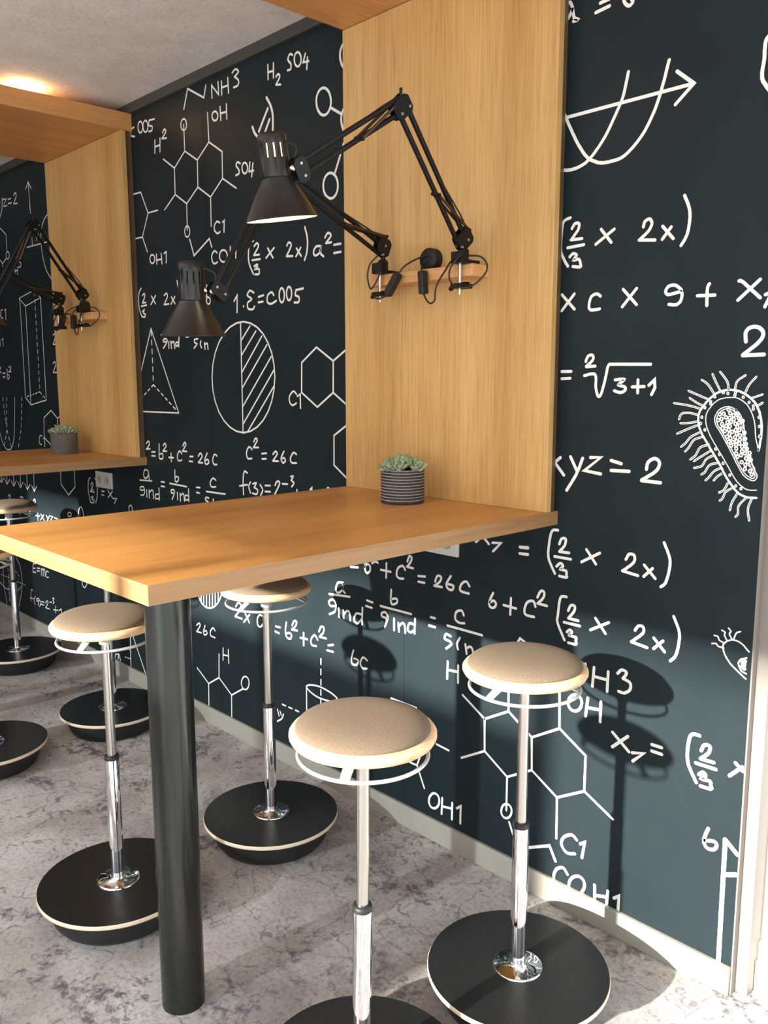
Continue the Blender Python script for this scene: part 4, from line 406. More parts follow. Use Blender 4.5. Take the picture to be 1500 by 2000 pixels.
bubble_drawing|white circles joined by lines beside the panel|8.5|-1789,4602 -1791,4584 -1797,4569 -1806,4555 -1817,4545 -1831,4538 -1846,4535 -1862,4536 -1879,4542 -1894,4551 -1907,4564 -1919,4579 -1927,4597 -1932,4615 -1934,4634 -1932,4652 -1926,4668 -1917,4681 -1905,4691 -1891,4698 -1875,4700 -1859,4699 -1843,4693 -1828,4683 -1815,4671 -1804,4656 -1796,4638 -1791,4620 -1789,4602;-1790,4565 -1684,4504;-1550,4447 -1552,4428 -1557,4412 -1566,4397 -1577,4386 -1591,4379 -1606,4376 -1622,4377 -1638,4382 -1653,4391 -1666,4404 -1678,4420 -1686,4438 -1691,4457 -1693,4476 -1691,4494 -1685,4511 -1676,4525 -1664,4536 -1651,4543 -1635,4546 -1620,4545 -1604,4540 -1589,4530 -1576,4517 -1565,4502 -1556,4484 -1551,4465 -1550,4447;-1566,4816 -1568,4799 -1573,4784 -1581,4771 -1591,4762 -1604,4755 -1618,4753 -1633,4755 -1648,4760 -1662,4769 -1674,4782 -1685,4797 -1692,4814 -1697,4831 -1699,4849 -1697,4866 -1691,4882 -1683,4894 -1672,4904 -1660,4910 -1646,4912 -1631,4910 -1616,4904 -1602,4895 -1590,4882 -1580,4867 -1572,4851 -1568,4833 -1566,4816;-1670,4331 -1755,4173;-1730,4088 -1732,4071 -1737,4056 -1746,4042 -1757,4032 -1771,4024 -1786,4021 -1803,4021 -1819,4026 -1834,4034 -1848,4045 -1859,4059 -1868,4075 -1873,4093 -1874,4111 -1872,4128 -1866,4143 -1857,4157 -1845,4167 -1831,4174 -1816,4178 -1800,4177 -1784,4172 -1769,4164 -1755,4153 -1744,4139 -1736,4123 -1731,4106 -1730,4088
molecule_text|white letters OH1 beside the far panel|7|-4073,3868 -4075,3861 -4078,3854 -4083,3848 -4090,3843 -4098,3840 -4107,3838 -4116,3838 -4124,3840 -4133,3843 -4140,3848 -4146,3854 -4150,3861 -4152,3869 -4153,3876 -4151,3884 -4147,3891 -4142,3897 -4135,3902 -4127,3905 -4119,3907 -4110,3907 -4101,3905 -4093,3901 -4085,3897 -4080,3891 -4076,3884 -4073,3876 -4073,3868;-4041,3904 -4040,3824;-3963,3903 -3956,3820;-4043,3856 -3958,3857;-3916,3898 -3880,3907 -3887,3821
molecule_text|white letters COH with a zigzag above the rear lamp|7|-3515,3964 -3458,3834 -3234,3937 -3202,3871;-3134,3822 -3142,3828 -3154,3836 -3166,3840 -3176,3837 -3188,3830 -3198,3822 -3205,3813 -3208,3804 -3208,3794 -3207,3783 -3204,3774 -3201,3766 -3193,3756 -3183,3750 -3171,3747 -3158,3747 -3143,3751 -3133,3754;-2996,3785 -2997,3776 -3002,3767 -3008,3760 -3017,3754 -3027,3750 -3038,3747 -3050,3747 -3062,3750 -3073,3754 -3083,3760 -3091,3768 -3096,3777 -3100,3786 -3101,3796 -3099,3805 -3094,3814 -3088,3822 -3079,3827 -3069,3832 -3057,3834 -3045,3833 -3034,3831 -3023,3827 -3013,3821 -3006,3813 -3000,3804 -2996,3795 -2996,3785;-2954,3848 -2959,3751;-2876,3846 -2887,3762;-2952,3799 -2885,3801
formula|white formula (2/3 x 2x) a squared = under the front lamp|7.5|-2661,3855 -2670,3855 -2684,3855 -2699,3851 -2710,3840 -2715,3826 -2720,3807 -2723,3786 -2725,3764 -2726,3742 -2724,3722 -2718,3704 -2709,3686 -2698,3668 -2687,3652 -2677,3638 -2670,3628;-2652,3818 -2643,3824 -2631,3832 -2620,3836 -2609,3832 -2600,3824 -2600,3812 -2606,3804 -2616,3794 -2628,3784 -2640,3773 -2651,3764 -2659,3757;-2659,3757 -2592,3754;-2681,3724 -2583,3723;-2658,3680 -2647,3683 -2633,3687 -2622,3689 -2615,3686 -2616,3679 -2623,3674 -2635,3669 -2645,3663 -2648,3659 -2636,3658 -2616,3659 -2600,3657 -2595,3649 -2597,3639 -2596,3630 -2602,3622 -2616,3621 -2636,3622 -2650,3623;-2489,3787 -2431,3717;-2415,3782 -2511,3723;-2269,3780 -2263,3787 -2255,3796 -2247,3800 -2236,3797 -2224,3790 -2221,3777 -2226,3768 -2235,3756 -2246,3743 -2258,3730 -2268,3719 -2275,3711;-2275,3711 -2208,3706;-2164,3752 -2115,3697;-2119,3751 -2171,3700;-2070,3879 -2067,3870 -2063,3858 -2057,3844 -2052,3829 -2048,3813 -2045,3800 -2044,3786 -2044,3773 -2044,3760 -2046,3747 -2048,3735 -2051,3724 -2054,3712 -2059,3701 -2065,3690 -2071,3680 -2076,3672 -2079,3666;-1908,3739 -1917,3740 -1930,3742 -1944,3742 -1955,3741 -1962,3737 -1969,3731 -1975,3724 -1980,3717 -1982,3711 -1983,3701 -1978,3692 -1971,3686 -1961,3685 -1949,3686 -1936,3690 -1926,3694 -1920,3701 -1915,3710 -1910,3720 -1907,3727 -1904,3730 -1904,3727 -1906,3719 -1908,3710 -1909,3700 -1909,3693 -1903,3686 -1894,3680 -1885,3675 -1879,3671;-1863,3787 -1858,3793 -1850,3801 -1842,3809 -1833,3813 -1820,3810 -1807,3803 -1803,3793 -1808,3787 -1816,3779 -1827,3771 -1839,3763 -1849,3756 -1855,3751;-1855,3751 -1800,3751;-1774,3732 -1707,3732;-1774,3681 -1707,3682
formula|white formula (2/3 x 2x beside the rear lamp|7|-4324,3650 -4330,3645 -4339,3640 -4350,3633 -4359,3623 -4366,3610 -4371,3595 -4375,3576 -4377,3556 -4379,3534 -4379,3514 -4377,3496 -4373,3479 -4365,3463 -4356,3448 -4347,3434 -4339,3423 -4333,3414;-4308,3589 -4293,3598 -4277,3604 -4270,3599 -4266,3589 -4268,3577 -4274,3568 -4284,3557 -4296,3545 -4307,3535 -4314,3528;-4314,3528 -4254,3528;-4337,3501 -4241,3505;-4321,3454 -4310,3459 -4295,3467 -4286,3469 -4289,3462 -4298,3451 -4301,3441 -4285,3435 -4269,3430 -4270,3422 -4277,3413 -4286,3408 -4306,3409 -4324,3414;-4153,3574 -4090,3507;-4084,3573 -4168,3505;-3941,3564 -3930,3570 -3915,3577 -3903,3580 -3894,3575 -3888,3565 -3889,3552 -3895,3543 -3905,3532 -3917,3520 -3929,3508 -3939,3498 -3947,3491;-3947,3491 -3872,3492;-3827,3545 -3774,3487;-3772,3544 -3839,3488;-3731,3666 -3714,3611
formula|white letter b squared behind the rear lamp|6.5|-3291,3598 -3291,3588 -3292,3574 -3293,3557 -3294,3539 -3295,3522 -3296,3509 -3297,3497 -3299,3486 -3301,3477 -3301,3470 -3299,3464 -3288,3457 -3273,3454 -3261,3455 -3255,3461 -3250,3471 -3248,3482 -3249,3490 -3258,3498 -3271,3504 -3282,3508;-3250,3557 -3247,3564 -3243,3575 -3238,3586 -3233,3597 -3227,3604 -3212,3609 -3199,3604 -3195,3597 -3191,3588 -3191,3577 -3194,3566 -3200,3558 -3209,3549 -3220,3540 -3231,3531 -3241,3524 -3247,3518
formula|white formula 1.E=C005 between the lamps|7.5|-2925,3453 -2883,3493 -2889,3370;-2803,3411 -2803,3406;-2670,3497 -2679,3501 -2692,3507 -2706,3513 -2718,3515 -2729,3510 -2741,3502 -2750,3493 -2752,3484 -2745,3478 -2732,3472 -2717,3466 -2705,3460 -2699,3454 -2704,3449 -2715,3445 -2729,3440 -2742,3436 -2750,3430 -2753,3422 -2755,3413 -2754,3404 -2750,3396 -2745,3389 -2734,3384 -2717,3381 -2701,3380 -2688,3381 -2677,3386 -2670,3394 -2666,3400;-2614,3463 -2552,3471;-2616,3425 -2560,3427;-2430,3462 -2436,3470 -2445,3480 -2456,3485 -2466,3484 -2479,3480 -2492,3474 -2501,3467 -2505,3461 -2507,3452 -2509,3443 -2510,3435 -2509,3427 -2507,3420 -2499,3414 -2489,3409 -2476,3406 -2462,3406 -2450,3407 -2436,3411 -2422,3416 -2410,3420 -2402,3423;-2308,3454 -2309,3443 -2312,3433 -2315,3424 -2320,3417 -2326,3411 -2332,3408 -2339,3407 -2345,3409 -2352,3413 -2357,3419 -2361,3427 -2365,3437 -2366,3447 -2367,3458 -2366,3469 -2363,3479 -2359,3488 -2354,3495 -2349,3500 -2342,3503 -2336,3504 -2329,3502 -2323,3498 -2318,3492 -2313,3484 -2310,3475 -2309,3465 -2308,3454;-2225,3459 -2226,3449 -2229,3440 -2232,3431 -2237,3425 -2243,3420 -2249,3417 -2255,3416 -2262,3417 -2268,3421 -2273,3427 -2277,3434 -2280,3443 -2282,3453 -2283,3463 -2282,3474 -2279,3483 -2275,3491 -2271,3498 -2265,3503 -2259,3506 -2252,3507 -2246,3505 -2240,3501 -2235,3496 -2231,3488 -2227,3479 -2226,3470 -2225,3459;-2097,3484 -2177,3479;-2177,3479 -2179,3472 -2183,3463 -2185,3453 -2184,3445 -2173,3440 -2157,3437 -2147,3431 -2144,3424 -2144,3414 -2146,3404 -2151,3398 -2161,3396 -2175,3396 -2189,3398 -2198,3398
pyramid_drawing|white pyramid with dashed hidden edges|6|-4455,2839 -4185,3307 -3781,2603 -4478,2599;-4181,3286 -4182,3248;-4182,3210 -4182,3172;-4182,3135 -4182,3097;-4182,3059 -4182,3021;-4182,2984 -4183,2946;-4183,2908 -4183,2871;-4183,2833 -4216,2816;-4250,2799 -4283,2781;-4316,2764 -4350,2747;-4383,2730 -4416,2713;-4183,2833 -4151,2815;-4119,2797 -4088,2779;-4056,2761 -4024,2743;-3992,2725 -3961,2707;-3929,2689 -3897,2671;-3866,2653 -3834,2635
formula|white fractions sind - sin under the rear lamp|7|-4017,3248 -3754,3252;-3929,3189 -3946,3189 -3969,3189 -3985,3191 -3988,3201 -3978,3210 -3957,3215 -3936,3213 -3927,3208 -3921,3200 -3924,3189 -3931,3182 -3942,3172 -3956,3162 -3969,3152 -3981,3144 -3990,3138;-3896,3188 -3900,3135;-3863,3190 -3859,3134;-3858,3173 -3847,3179 -3832,3186 -3819,3186 -3814,3179 -3810,3167 -3808,3153 -3806,3141 -3804,3133;-3729,3227 -3741,3142;-3738,3179 -3751,3179 -3769,3179 -3782,3176 -3787,3168 -3788,3156 -3784,3149 -3771,3150 -3753,3155 -3740,3159;-3619,3217 -3577,3219;-3493,3242 -3244,3242;-3445,3197 -3460,3196 -3481,3195 -3496,3192 -3500,3185 -3498,3175 -3493,3168 -3473,3163 -3460,3157 -3467,3150 -3481,3141 -3496,3132 -3506,3125;-3401,3178 -3405,3171 -3411,3162 -3413,3152 -3408,3142 -3400,3133 -3394,3126;-3352,3163 -3345,3114;-3348,3147 -3337,3152 -3322,3157 -3311,3157 -3307,3151 -3304,3141 -3303,3130 -3302,3120 -3301,3113
circle_drawing|large white circle with a hatched right half|6.5|-2438,2894 -2451,2807 -2482,2723 -2530,2647 -2594,2581 -2671,2530 -2757,2496 -2849,2481 -2942,2488 -3030,2516 -3110,2564 -3176,2629 -3224,2710 -3252,2800 -3258,2896 -3241,2991 -3203,3080 -3146,3158 -3074,3221 -2991,3267 -2901,3293 -2810,3299 -2722,3284 -2640,3252 -2569,3202 -2512,3138 -2469,3064 -2445,2981 -2438,2894;-2848,3294 -2853,2488;-2729,3264 -2845,3164;-2656,3225 -2844,3058;-2584,3186 -2845,2933;-2524,3124 -2844,2819;-2476,3039 -2844,2680;-2449,2942 -2843,2552;-2453,2828 -2786,2497
molecule|white hexagon molecule with Cl left of the panel|6.5|-1966,3091 -1794,2998 -1798,2792 -1965,2693 -2134,2789 -2128,2992 -1966,3091;-1794,2998 -1629,3087;-1798,2792 -1633,2697;-2191,2776 -2197,2781 -2206,2789 -2215,2795 -2225,2797 -2234,2794 -2244,2788 -2254,2780 -2263,2772 -2269,2764 -2273,2756 -2275,2747 -2275,2738 -2273,2729 -2271,2722 -2265,2714 -2257,2707 -2248,2702 -2238,2699 -2227,2701 -2214,2706 -2203,2711 -2195,2715;-2182,2762 -2149,2777 -2148,2681
molecule|white half hexagon beside the panel above the table|6.5|-1635,2599 -1794,2509 -1797,2311 -1639,2215
formula|white formula b squared + c squared = 26 c above the table|7|-4355,2320 -4344,2328 -4329,2338 -4316,2342 -4306,2338 -4299,2328 -4300,2316 -4308,2307 -4321,2296 -4336,2285 -4350,2276 -4359,2269;-4359,2269 -4292,2276;-4264,2250 -4203,2254;-4266,2217 -4206,2218;-4129,2326 -4130,2319 -4131,2308 -4132,2296 -4133,2283 -4134,2270 -4135,2259 -4136,2246 -4138,2233 -4138,2221 -4137,2211 -4133,2203 -4116,2198 -4092,2201 -4075,2207 -4070,2216 -4070,2228 -4074,2239 -4080,2247 -4095,2247 -4116,2242 -4131,2238;-4060,2318 -4045,2330 -4029,2338 -4019,2334 -4011,2325 -4011,2314 -4019,2306 -4032,2296 -4046,2285 -4060,2276 -4069,2269;-4069,2269 -4003,2273;-3933,2260 -3933,2188;-3973,2221 -3893,2224;-3757,2267 -3766,2274 -3780,2284 -3794,2287 -3804,2281 -3815,2270 -3824,2257 -3830,2245 -3832,2234 -3831,2222 -3826,2212 -3819,2205 -3801,2204 -3778,2209 -3761,2212;-3736,2333 -3728,2343 -3716,2356 -3706,2363 -3691,2360 -3686,2346 -3692,2338 -3702,2328 -3714,2316 -3726,2305 -3737,2296 -3744,2289;-3744,2289 -3677,2290;-3631,2251 -3581,2254;-3642,2212 -3589,2211;-3499,2263 -3490,2272 -3478,2283 -3466,2289 -3454,2285 -3444,2275 -3442,2263 -3448,2255 -3458,2245 -3471,2235 -3483,2225 -3495,2216 -3502,2210;-3502,2210 -3438,2212;-3364,2295 -3369,2289 -3377,2279 -3386,2268 -3394,2257 -3401,2246 -3405,2237 -3406,2226 -3402,2216 -3395,2208 -3387,2204 -3372,2206 -3354,2213 -3343,2221 -3343,2230 -3350,2239 -3359,2245 -3372,2242 -3387,2236 -3398,2231;-3221,2281 -3231,2286 -3246,2291 -3259,2291 -3266,2285 -3273,2276 -3280,2265 -3284,2255 -3287,2245 -3286,2236 -3282,2226 -3276,2218 -3269,2213 -3255,2210 -3239,2212 -3227,2213
formula|white formula c squared = 26 c above the table|7|-2743,2361 -2753,2368 -2766,2377 -2780,2378 -2788,2374 -2796,2366 -2805,2356 -2811,2345 -2815,2335 -2816,2326 -2815,2315 -2812,2305 -2808,2297 -2802,2291 -2790,2288 -2774,2289 -2759,2292 -2748,2293;-2716,2420 -2710,2429 -2702,2440 -2693,2447 -2678,2445 -2672,2432 -2677,2425 -2686,2415 -2696,2404 -2707,2393 -2716,2383 -2723,2377;-2723,2377 -2659,2380;-2618,2337 -2560,2344;-2615,2299 -2566,2303;-2481,2341 -2472,2348 -2460,2358 -2449,2364 -2439,2362 -2430,2356 -2429,2346 -2434,2339 -2443,2329 -2455,2319 -2466,2308 -2476,2299 -2483,2293;-2483,2293 -2417,2295;-2347,2370 -2352,2364 -2359,2356 -2366,2346 -2374,2336 -2380,2326 -2383,2318 -2383,2308 -2378,2298 -2371,2291 -2364,2287 -2353,2288 -2340,2296 -2333,2303 -2334,2311 -2341,2320 -2349,2324 -2359,2322 -2371,2317 -2379,2313;-2203,2358 -2212,2362 -2225,2368 -2238,2368 -2246,2363 -2254,2354 -2262,2344 -2269,2334 -2273,2326 -2274,2317 -2272,2308 -2267,2301 -2260,2296 -2248,2294 -2231,2294 -2216,2296 -2205,2296
formula|white fractions a over sind = b over sind = c just above the table|7|-4340,2076 -4357,2080 -4381,2085 -4401,2084 -4412,2076 -4421,2064 -4427,2050 -4430,2039 -4428,2025 -4420,2013 -4408,2007 -4390,2009 -4367,2018 -4350,2030 -4344,2042 -4342,2059 -4341,2072 -4340,2076 -4338,2070 -4336,2059 -4335,2044 -4333,2029 -4332,2016 -4331,2007;-4504,1982 -4286,1992;-4433,1900 -4452,1896 -4478,1891 -4497,1891 -4505,1897 -4506,1908 -4501,1917 -4486,1923 -4464,1927 -4447,1926 -4438,1921 -4431,1913 -4426,1903 -4425,1893 -4426,1882 -4431,1871 -4438,1860 -4447,1852 -4465,1847 -4486,1847 -4501,1847;-4386,1904 -4386,1839;-4340,1908 -4343,1834;-4338,1885 -4326,1893 -4309,1903 -4294,1910 -4279,1910 -4270,1900 -4269,1891 -4268,1880 -4268,1867 -4269,1854 -4269,1843 -4270,1836;-4164,1940 -4164,1834;-4169,1886 -4186,1885 -4209,1882 -4227,1876 -4233,1868 -4236,1857 -4235,1846 -4230,1840 -4213,1840 -4189,1844 -4172,1848;-4121,2000 -4062,2001;-4124,1961 -4066,1961;-3881,2119 -3882,2107 -3883,2090 -3884,2071 -3884,2051 -3883,2035 -3880,2024 -3866,2019 -3846,2026 -3832,2035 -3826,2045 -3825,2057 -3830,2065 -3844,2066 -3863,2063 -3877,2061;-3976,1998 -3698,1994;-3902,1922 -3917,1920 -3938,1917 -3954,1918 -3959,1924 -3959,1933 -3955,1941 -3935,1947 -3914,1948 -3905,1944 -3899,1938 -3899,1927 -3903,1918 -3911,1907 -3920,1894 -3930,1882 -3938,1871 -3944,1864;-3854,1931 -3853,1869;-3809,1928 -3809,1863;-3805,1907 -3796,1914 -3782,1923 -3770,1929 -3758,1929 -3749,1920 -3747,1911 -3745,1899 -3744,1886 -3743,1875 -3742,1867;-3669,1978 -3671,1873;-3673,1917 -3687,1919 -3707,1922 -3722,1919 -3728,1912 -3732,1900 -3733,1889 -3730,1881 -3714,1880 -3692,1884 -3675,1887;-3545,2003 -3492,2004;-3548,1961 -3501,1958;-3252,2087 -3262,2092 -3278,2098 -3293,2099 -3305,2092 -3318,2082 -3329,2070 -3335,2059 -3336,2050 -3333,2041 -3326,2033 -3317,2028 -3303,2027 -3285,2029 -3267,2032 -3255,2034;-3396,1982 -3123,1987;-3361,1932 -3374,1933 -3393,1934 -3407,1932 -3414,1922 -3411,1911 -3400,1906 -3386,1903 -3375,1900;-3298,1929 -3295,1902
formula|white formula f(3)=2 to the minus 3 just above the table|7|-2811,2178 -2822,2183 -2836,2189 -2849,2188 -2854,2182 -2858,2174 -2862,2163 -2866,2151 -2868,2138 -2870,2123 -2871,2106 -2871,2085 -2871,2062 -2870,2041 -2869,2022 -2869,2009;-2919,2070 -2815,2089;-2774,2112 -2779,2105 -2787,2096 -2795,2085 -2798,2075 -2796,2065 -2792,2055 -2786,2045 -2781,2036 -2778,2030;-2743,2102 -2729,2106 -2710,2112 -2699,2112 -2701,2105 -2710,2094 -2720,2082 -2727,2075;-2727,2075 -2714,2072 -2695,2068 -2684,2062 -2682,2054 -2684,2044 -2688,2035 -2696,2028 -2708,2026 -2724,2027 -2740,2029 -2751,2030;-2649,2103 -2644,2099 -2636,2092 -2628,2084 -2621,2076 -2618,2068 -2620,2059 -2626,2049 -2634,2039 -2641,2030 -2646,2024;-2585,2103 -2521,2108;-2586,2058 -2523,2062;-2462,2116 -2457,2123 -2451,2133 -2444,2142 -2436,2147 -2423,2149 -2409,2146 -2406,2135 -2412,2124 -2423,2108 -2436,2090 -2450,2072 -2463,2057 -2471,2046;-2375,2134 -2314,2137;-2273,2195 -2258,2198 -2247,2198 -2250,2192 -2257,2183 -2264,2174 -2270,2168;-2270,2168 -2259,2164 -2246,2159 -2238,2152 -2242,2145 -2250,2136 -2259,2128 -2265,2123;-2206,2106 -2203,2070;-2056,2120 -2037,2136 -2038,2086;-1877,2137 -1871,2145 -1864,2152 -1854,2149 -1846,2145
molecule|white hexagon molecule with Cl behind the far plant|5.8|-6362,2560 -6562,2476 -6584,2264 -6368,2174;-6362,2560 -6213,2480 -6042,2548;-6213,2480 -6232,2302;-6643,2279 -6663,2282 -6687,2281 -6697,2275 -6707,2265 -6716,2254 -6722,2243 -6724,2233 -6724,2222 -6723,2211 -6720,2202 -6715,2194 -6691,2187 -6669,2186;-6611,2253 -6572,2272 -6581,2169
graph|white solid and dashed curves at the left edge|5|-7873,2258 -7866,2246 -7857,2228 -7846,2208 -7834,2186 -7821,2166 -7807,2149 -7793,2135 -7777,2122 -7761,2109 -7744,2099 -7728,2090 -7712,2082 -7685,2074 -7658,2072 -7629,2074 -7605,2077 -7579,2081 -7552,2091 -7527,2109 -7510,2124 -7493,2141 -7477,2161 -7460,2187 -7444,2220 -7429,2262 -7413,2322 -7396,2399 -7379,2482 -7364,2564 -7351,2633 -7342,2681;-7580,2677 -7587,2640;-7593,2602 -7599,2564;-7605,2527 -7611,2489;-7617,2451 -7624,2413;-7630,2376 -7636,2338;-7642,2300 -7623,2262;-7603,2223 -7584,2185;-7564,2146 -7545,2108;-7134,2684 -7143,2647;-7151,2611 -7159,2574;-7168,2537 -7176,2501;-7184,2464 -7193,2428;-7201,2391 -7209,2354;-7218,2318 -7239,2280;-7260,2241 -7282,2203;-7303,2164 -7325,2126;-7707,2676 -7700,2637;-7694,2597 -7687,2558;-7680,2519 -7673,2480;-7667,2441 -7654,2371;-7642,2300 -7664,2265;-7687,2229 -7709,2193;-7731,2158 -7754,2122
arrow_drawing|row of white downward arrows under the far tabletop|5.5|-7914,1819 -7942,1669;-8014,1712 -7944,1661 -7853,1726;-7738,1832 -7761,1660;-7829,1715 -7762,1655 -7664,1725;-7532,1847 -7549,1663;-7624,1712 -7550,1655 -7464,1723;-7325,1863 -7344,1661;-7416,1714 -7345,1654 -7260,1724;-7135,1877 -7145,1657;-7215,1708 -7146,1651 -7065,1717;-6936,1892 -6952,1655;-7016,1707 -6953,1647 -6873,1715
formula|white formula (2/3) = x7 beside the far socket|6.5|-5518,1918 -5531,1914 -5549,1908 -5564,1891 -5569,1877 -5573,1859 -5576,1839 -5579,1817 -5579,1796 -5578,1776 -5574,1757 -5568,1736 -5560,1715 -5552,1696 -5544,1679 -5540,1668;-5419,1920 -5409,1917 -5394,1914 -5380,1906 -5372,1890 -5371,1871 -5372,1846 -5375,1817 -5379,1788 -5384,1762 -5389,1740 -5396,1724 -5404,1710 -5412,1699 -5421,1690 -5428,1682 -5433,1676;-5518,1847 -5509,1856 -5498,1867 -5487,1873 -5471,1871 -5465,1858 -5470,1849 -5479,1838 -5490,1826 -5501,1814 -5511,1803 -5518,1796;-5518,1796 -5463,1804;-5535,1783 -5444,1781;-5524,1724 -5500,1731 -5480,1735 -5484,1728 -5496,1717 -5501,1709 -5481,1706 -5460,1703 -5460,1694 -5467,1683 -5478,1674 -5495,1672 -5515,1673 -5530,1674;-5284,1808 -5226,1810;-5288,1774 -5239,1771;-5152,1830 -5052,1758;-5056,1828 -5154,1757;-5038,1759 -4971,1769 -5029,1714
molecule|white hexagon tip under the far tabletop|5.8|-6216,1961 -6226,1795 -6052,1696 -5885,1793 -5869,1987
formula|white numerals and letters xyz behind the far stool|6.3|-7745,1515 -7727,1529 -7706,1540 -7691,1535 -7684,1521 -7692,1509 -7706,1496 -7716,1486;-7381,1543 -7299,1548 -7338,1508;-6997,1538 -6979,1552 -6959,1562 -6948,1558 -6940,1549 -6940,1538 -6951,1529 -6969,1518 -6987,1508 -7000,1501;-7465,1367 -7416,1340;-7116,1406 -7145,1351 -7078,1352;-6893,1408 -6898,1327;-6958,1377 -6844,1382;-6809,1409 -6726,1347;-6727,1411 -6828,1341;-6661,1411 -6622,1378;-6572,1421 -6653,1347;-6545,1414 -6487,1416 -6551,1374;-6445,1411 -6375,1407;-6013,1496 -6020,1483 -6037,1473 -6060,1467 -6081,1468 -6096,1475 -6101,1486 -6093,1498 -6076,1508 -6053,1514 -6032,1513 -6017,1507 -6013,1496;-5855,1482 -5852,1492 -5848,1505 -5843,1521 -5837,1537 -5831,1552 -5825,1564 -5814,1578 -5801,1589 -5787,1597 -5775,1601 -5764,1600 -5753,1594 -5743,1585 -5735,1573 -5730,1563 -5727,1549 -5724,1534 -5722,1520 -5720,1507 -5719,1498;-4734,1671 -4736,1678 -4738,1688 -4740,1699 -4738,1709 -4730,1719 -4717,1727 -4704,1732 -4694,1730 -4684,1724 -4677,1715 -4675,1706 -4675,1695 -4675,1685 -4676,1677
formula|white formula E=mc under the tabletop|6.3|-7050,809 -7126,800 -7143,698 -7063,708;-7135,747 -7075,754;-7018,766 -6940,774;-7024,734 -6953,740;-6906,698 -6898,778;-6896,762 -6878,776 -6858,787 -6852,784 -6848,775 -6847,762 -6848,752 -6850,738 -6852,723 -6855,710 -6856,701;-6847,762 -6829,777 -6809,789 -6801,785 -6796,776 -6794,763 -6795,753 -6797,739 -6799,725 -6802,713 -6803,704;-6700,771 -6720,777 -6744,776 -6754,767 -6765,753 -6773,739 -6777,727 -6774,716 -6763,708 -6751,703 -6727,706 -6705,711
formula|white formula f(9)=2 to the minus 3 + 1 above the far baseboard|6.3|-7183,474 -7201,479 -7223,478 -7231,471 -7239,460 -7246,446 -7251,429 -7253,415 -7254,399 -7254,381 -7254,364 -7253,349 -7254,339;-7289,368 -7179,377;-7130,411 -7138,401 -7150,386 -7161,369 -7167,355 -7164,344 -7157,332 -7148,323 -7142,317;-7029,382 -7058,373 -7086,368 -7091,375 -7089,386 -7082,396 -7055,404 -7029,406 -7024,399 -7023,387 -7027,374 -7034,362 -7044,349 -7054,336 -7061,327;-7000,395 -6993,390 -6982,383 -6973,374 -6970,364 -6978,352 -6993,338 -7010,325 -7020,316;-6951,388 -6874,395;-6964,354 -6887,358;-6836,391 -6823,403 -6805,418 -6790,427 -6776,427 -6766,420 -6766,408 -6777,396 -6794,380 -6814,363 -6832,348 -6845,337;-6845,337 -6732,341;-6719,425 -6663,433;-6636,487 -6614,491 -6595,490 -6602,481 -6618,467 -6629,458;-6629,458 -6612,454 -6598,448 -6611,435 -6627,424;-6564,408 -6576,328;-6630,356 -6508,373;-6479,375 -6414,407 -6407,331
globe_drawing|white globe with dashed lines at the left edge|5|-7759,1048 -7745,1020 -7726,980 -7703,933 -7679,884 -7655,840 -7634,806 -7615,782 -7597,765 -7578,753 -7561,741 -7546,728 -7533,710 -7523,687 -7514,661 -7506,634 -7501,606 -7498,577 -7498,549 -7500,522 -7504,495 -7511,468 -7520,441 -7530,413 -7543,383 -7560,349 -7581,311 -7605,272 -7628,235 -7647,204 -7661,182;-7986,1018 -7995,987 -8008,943 -8023,891 -8039,836 -8053,781 -8065,731 -8074,685 -8082,639 -8089,594 -8094,551 -8098,511 -8101,475 -8102,445 -8102,420 -8101,398 -8099,377 -8095,356 -8090,331 -8082,302 -8072,269 -8061,235 -8050,203 -8041,176 -8034,157;-8087,347 -8074,347 -8056,347 -8035,347 -8011,348 -7986,349 -7961,350 -7934,351 -7905,353 -7874,354 -7843,356 -7813,359 -7786,362 -7761,366 -7736,369 -7713,374 -7690,379 -7669,385 -7648,392 -7627,402 -7606,414 -7586,427 -7568,439 -7553,450 -7542,458;-8172,502 -8135,502;-8099,502 -8062,501;-8025,501 -7988,501;-7951,501 -7914,501;-7877,501 -7840,501;-7803,501 -7767,500;-7730,500 -7693,500;-7656,500 -7619,500;-7582,500 -7545,500;-7508,500 -7471,499;-7434,499 -7398,499;-8043,648 -8002,652;-7960,657 -7919,661;-7679,621 -7646,607;-7613,593 -7580,578;-7902,841 -7905,804;-7907,767 -7910,730;-7913,693 -7916,655;-7918,618 -7921,581;-7924,544 -7926,507;-7929,470 -7932,433;-7935,396 -7937,359;-7940,322 -7943,284;-7945,247 -7948,210;-8232,394 -8087,347
prism_drawing|tall white prism with dashed hidden edges left of the far panel|5.5|-7027,3747 -6609,3802 -6456,3716 -6861,3655 -7027,3747;-7009,3738 -7026,2685 -6887,2606 -6469,2665 -6456,3716;-6861,3655 -6887,2606;-6602,3781 -6603,3744;-6603,3707 -6604,3670;-6605,3634 -6606,3597;-6607,3560 -6607,3523;-6608,3486 -6609,3449;-6610,3412 -6610,3376;-6611,3339 -6612,3302;-6613,3265 -6613,3228;-6614,3191 -6615,3154;-6616,3118 -6617,3081;-6617,3044 -6618,3007;-6619,2970 -6620,2933;-6620,2896 -6621,2860;-6622,2823 -6623,2786;-6624,2749 -6663,2743;-6702,2737 -6742,2731;-6781,2725 -6820,2719;-6860,2713 -6899,2707;-6939,2701 -6978,2695;-6624,2749 -6585,2728;-6546,2707 -6507,2686
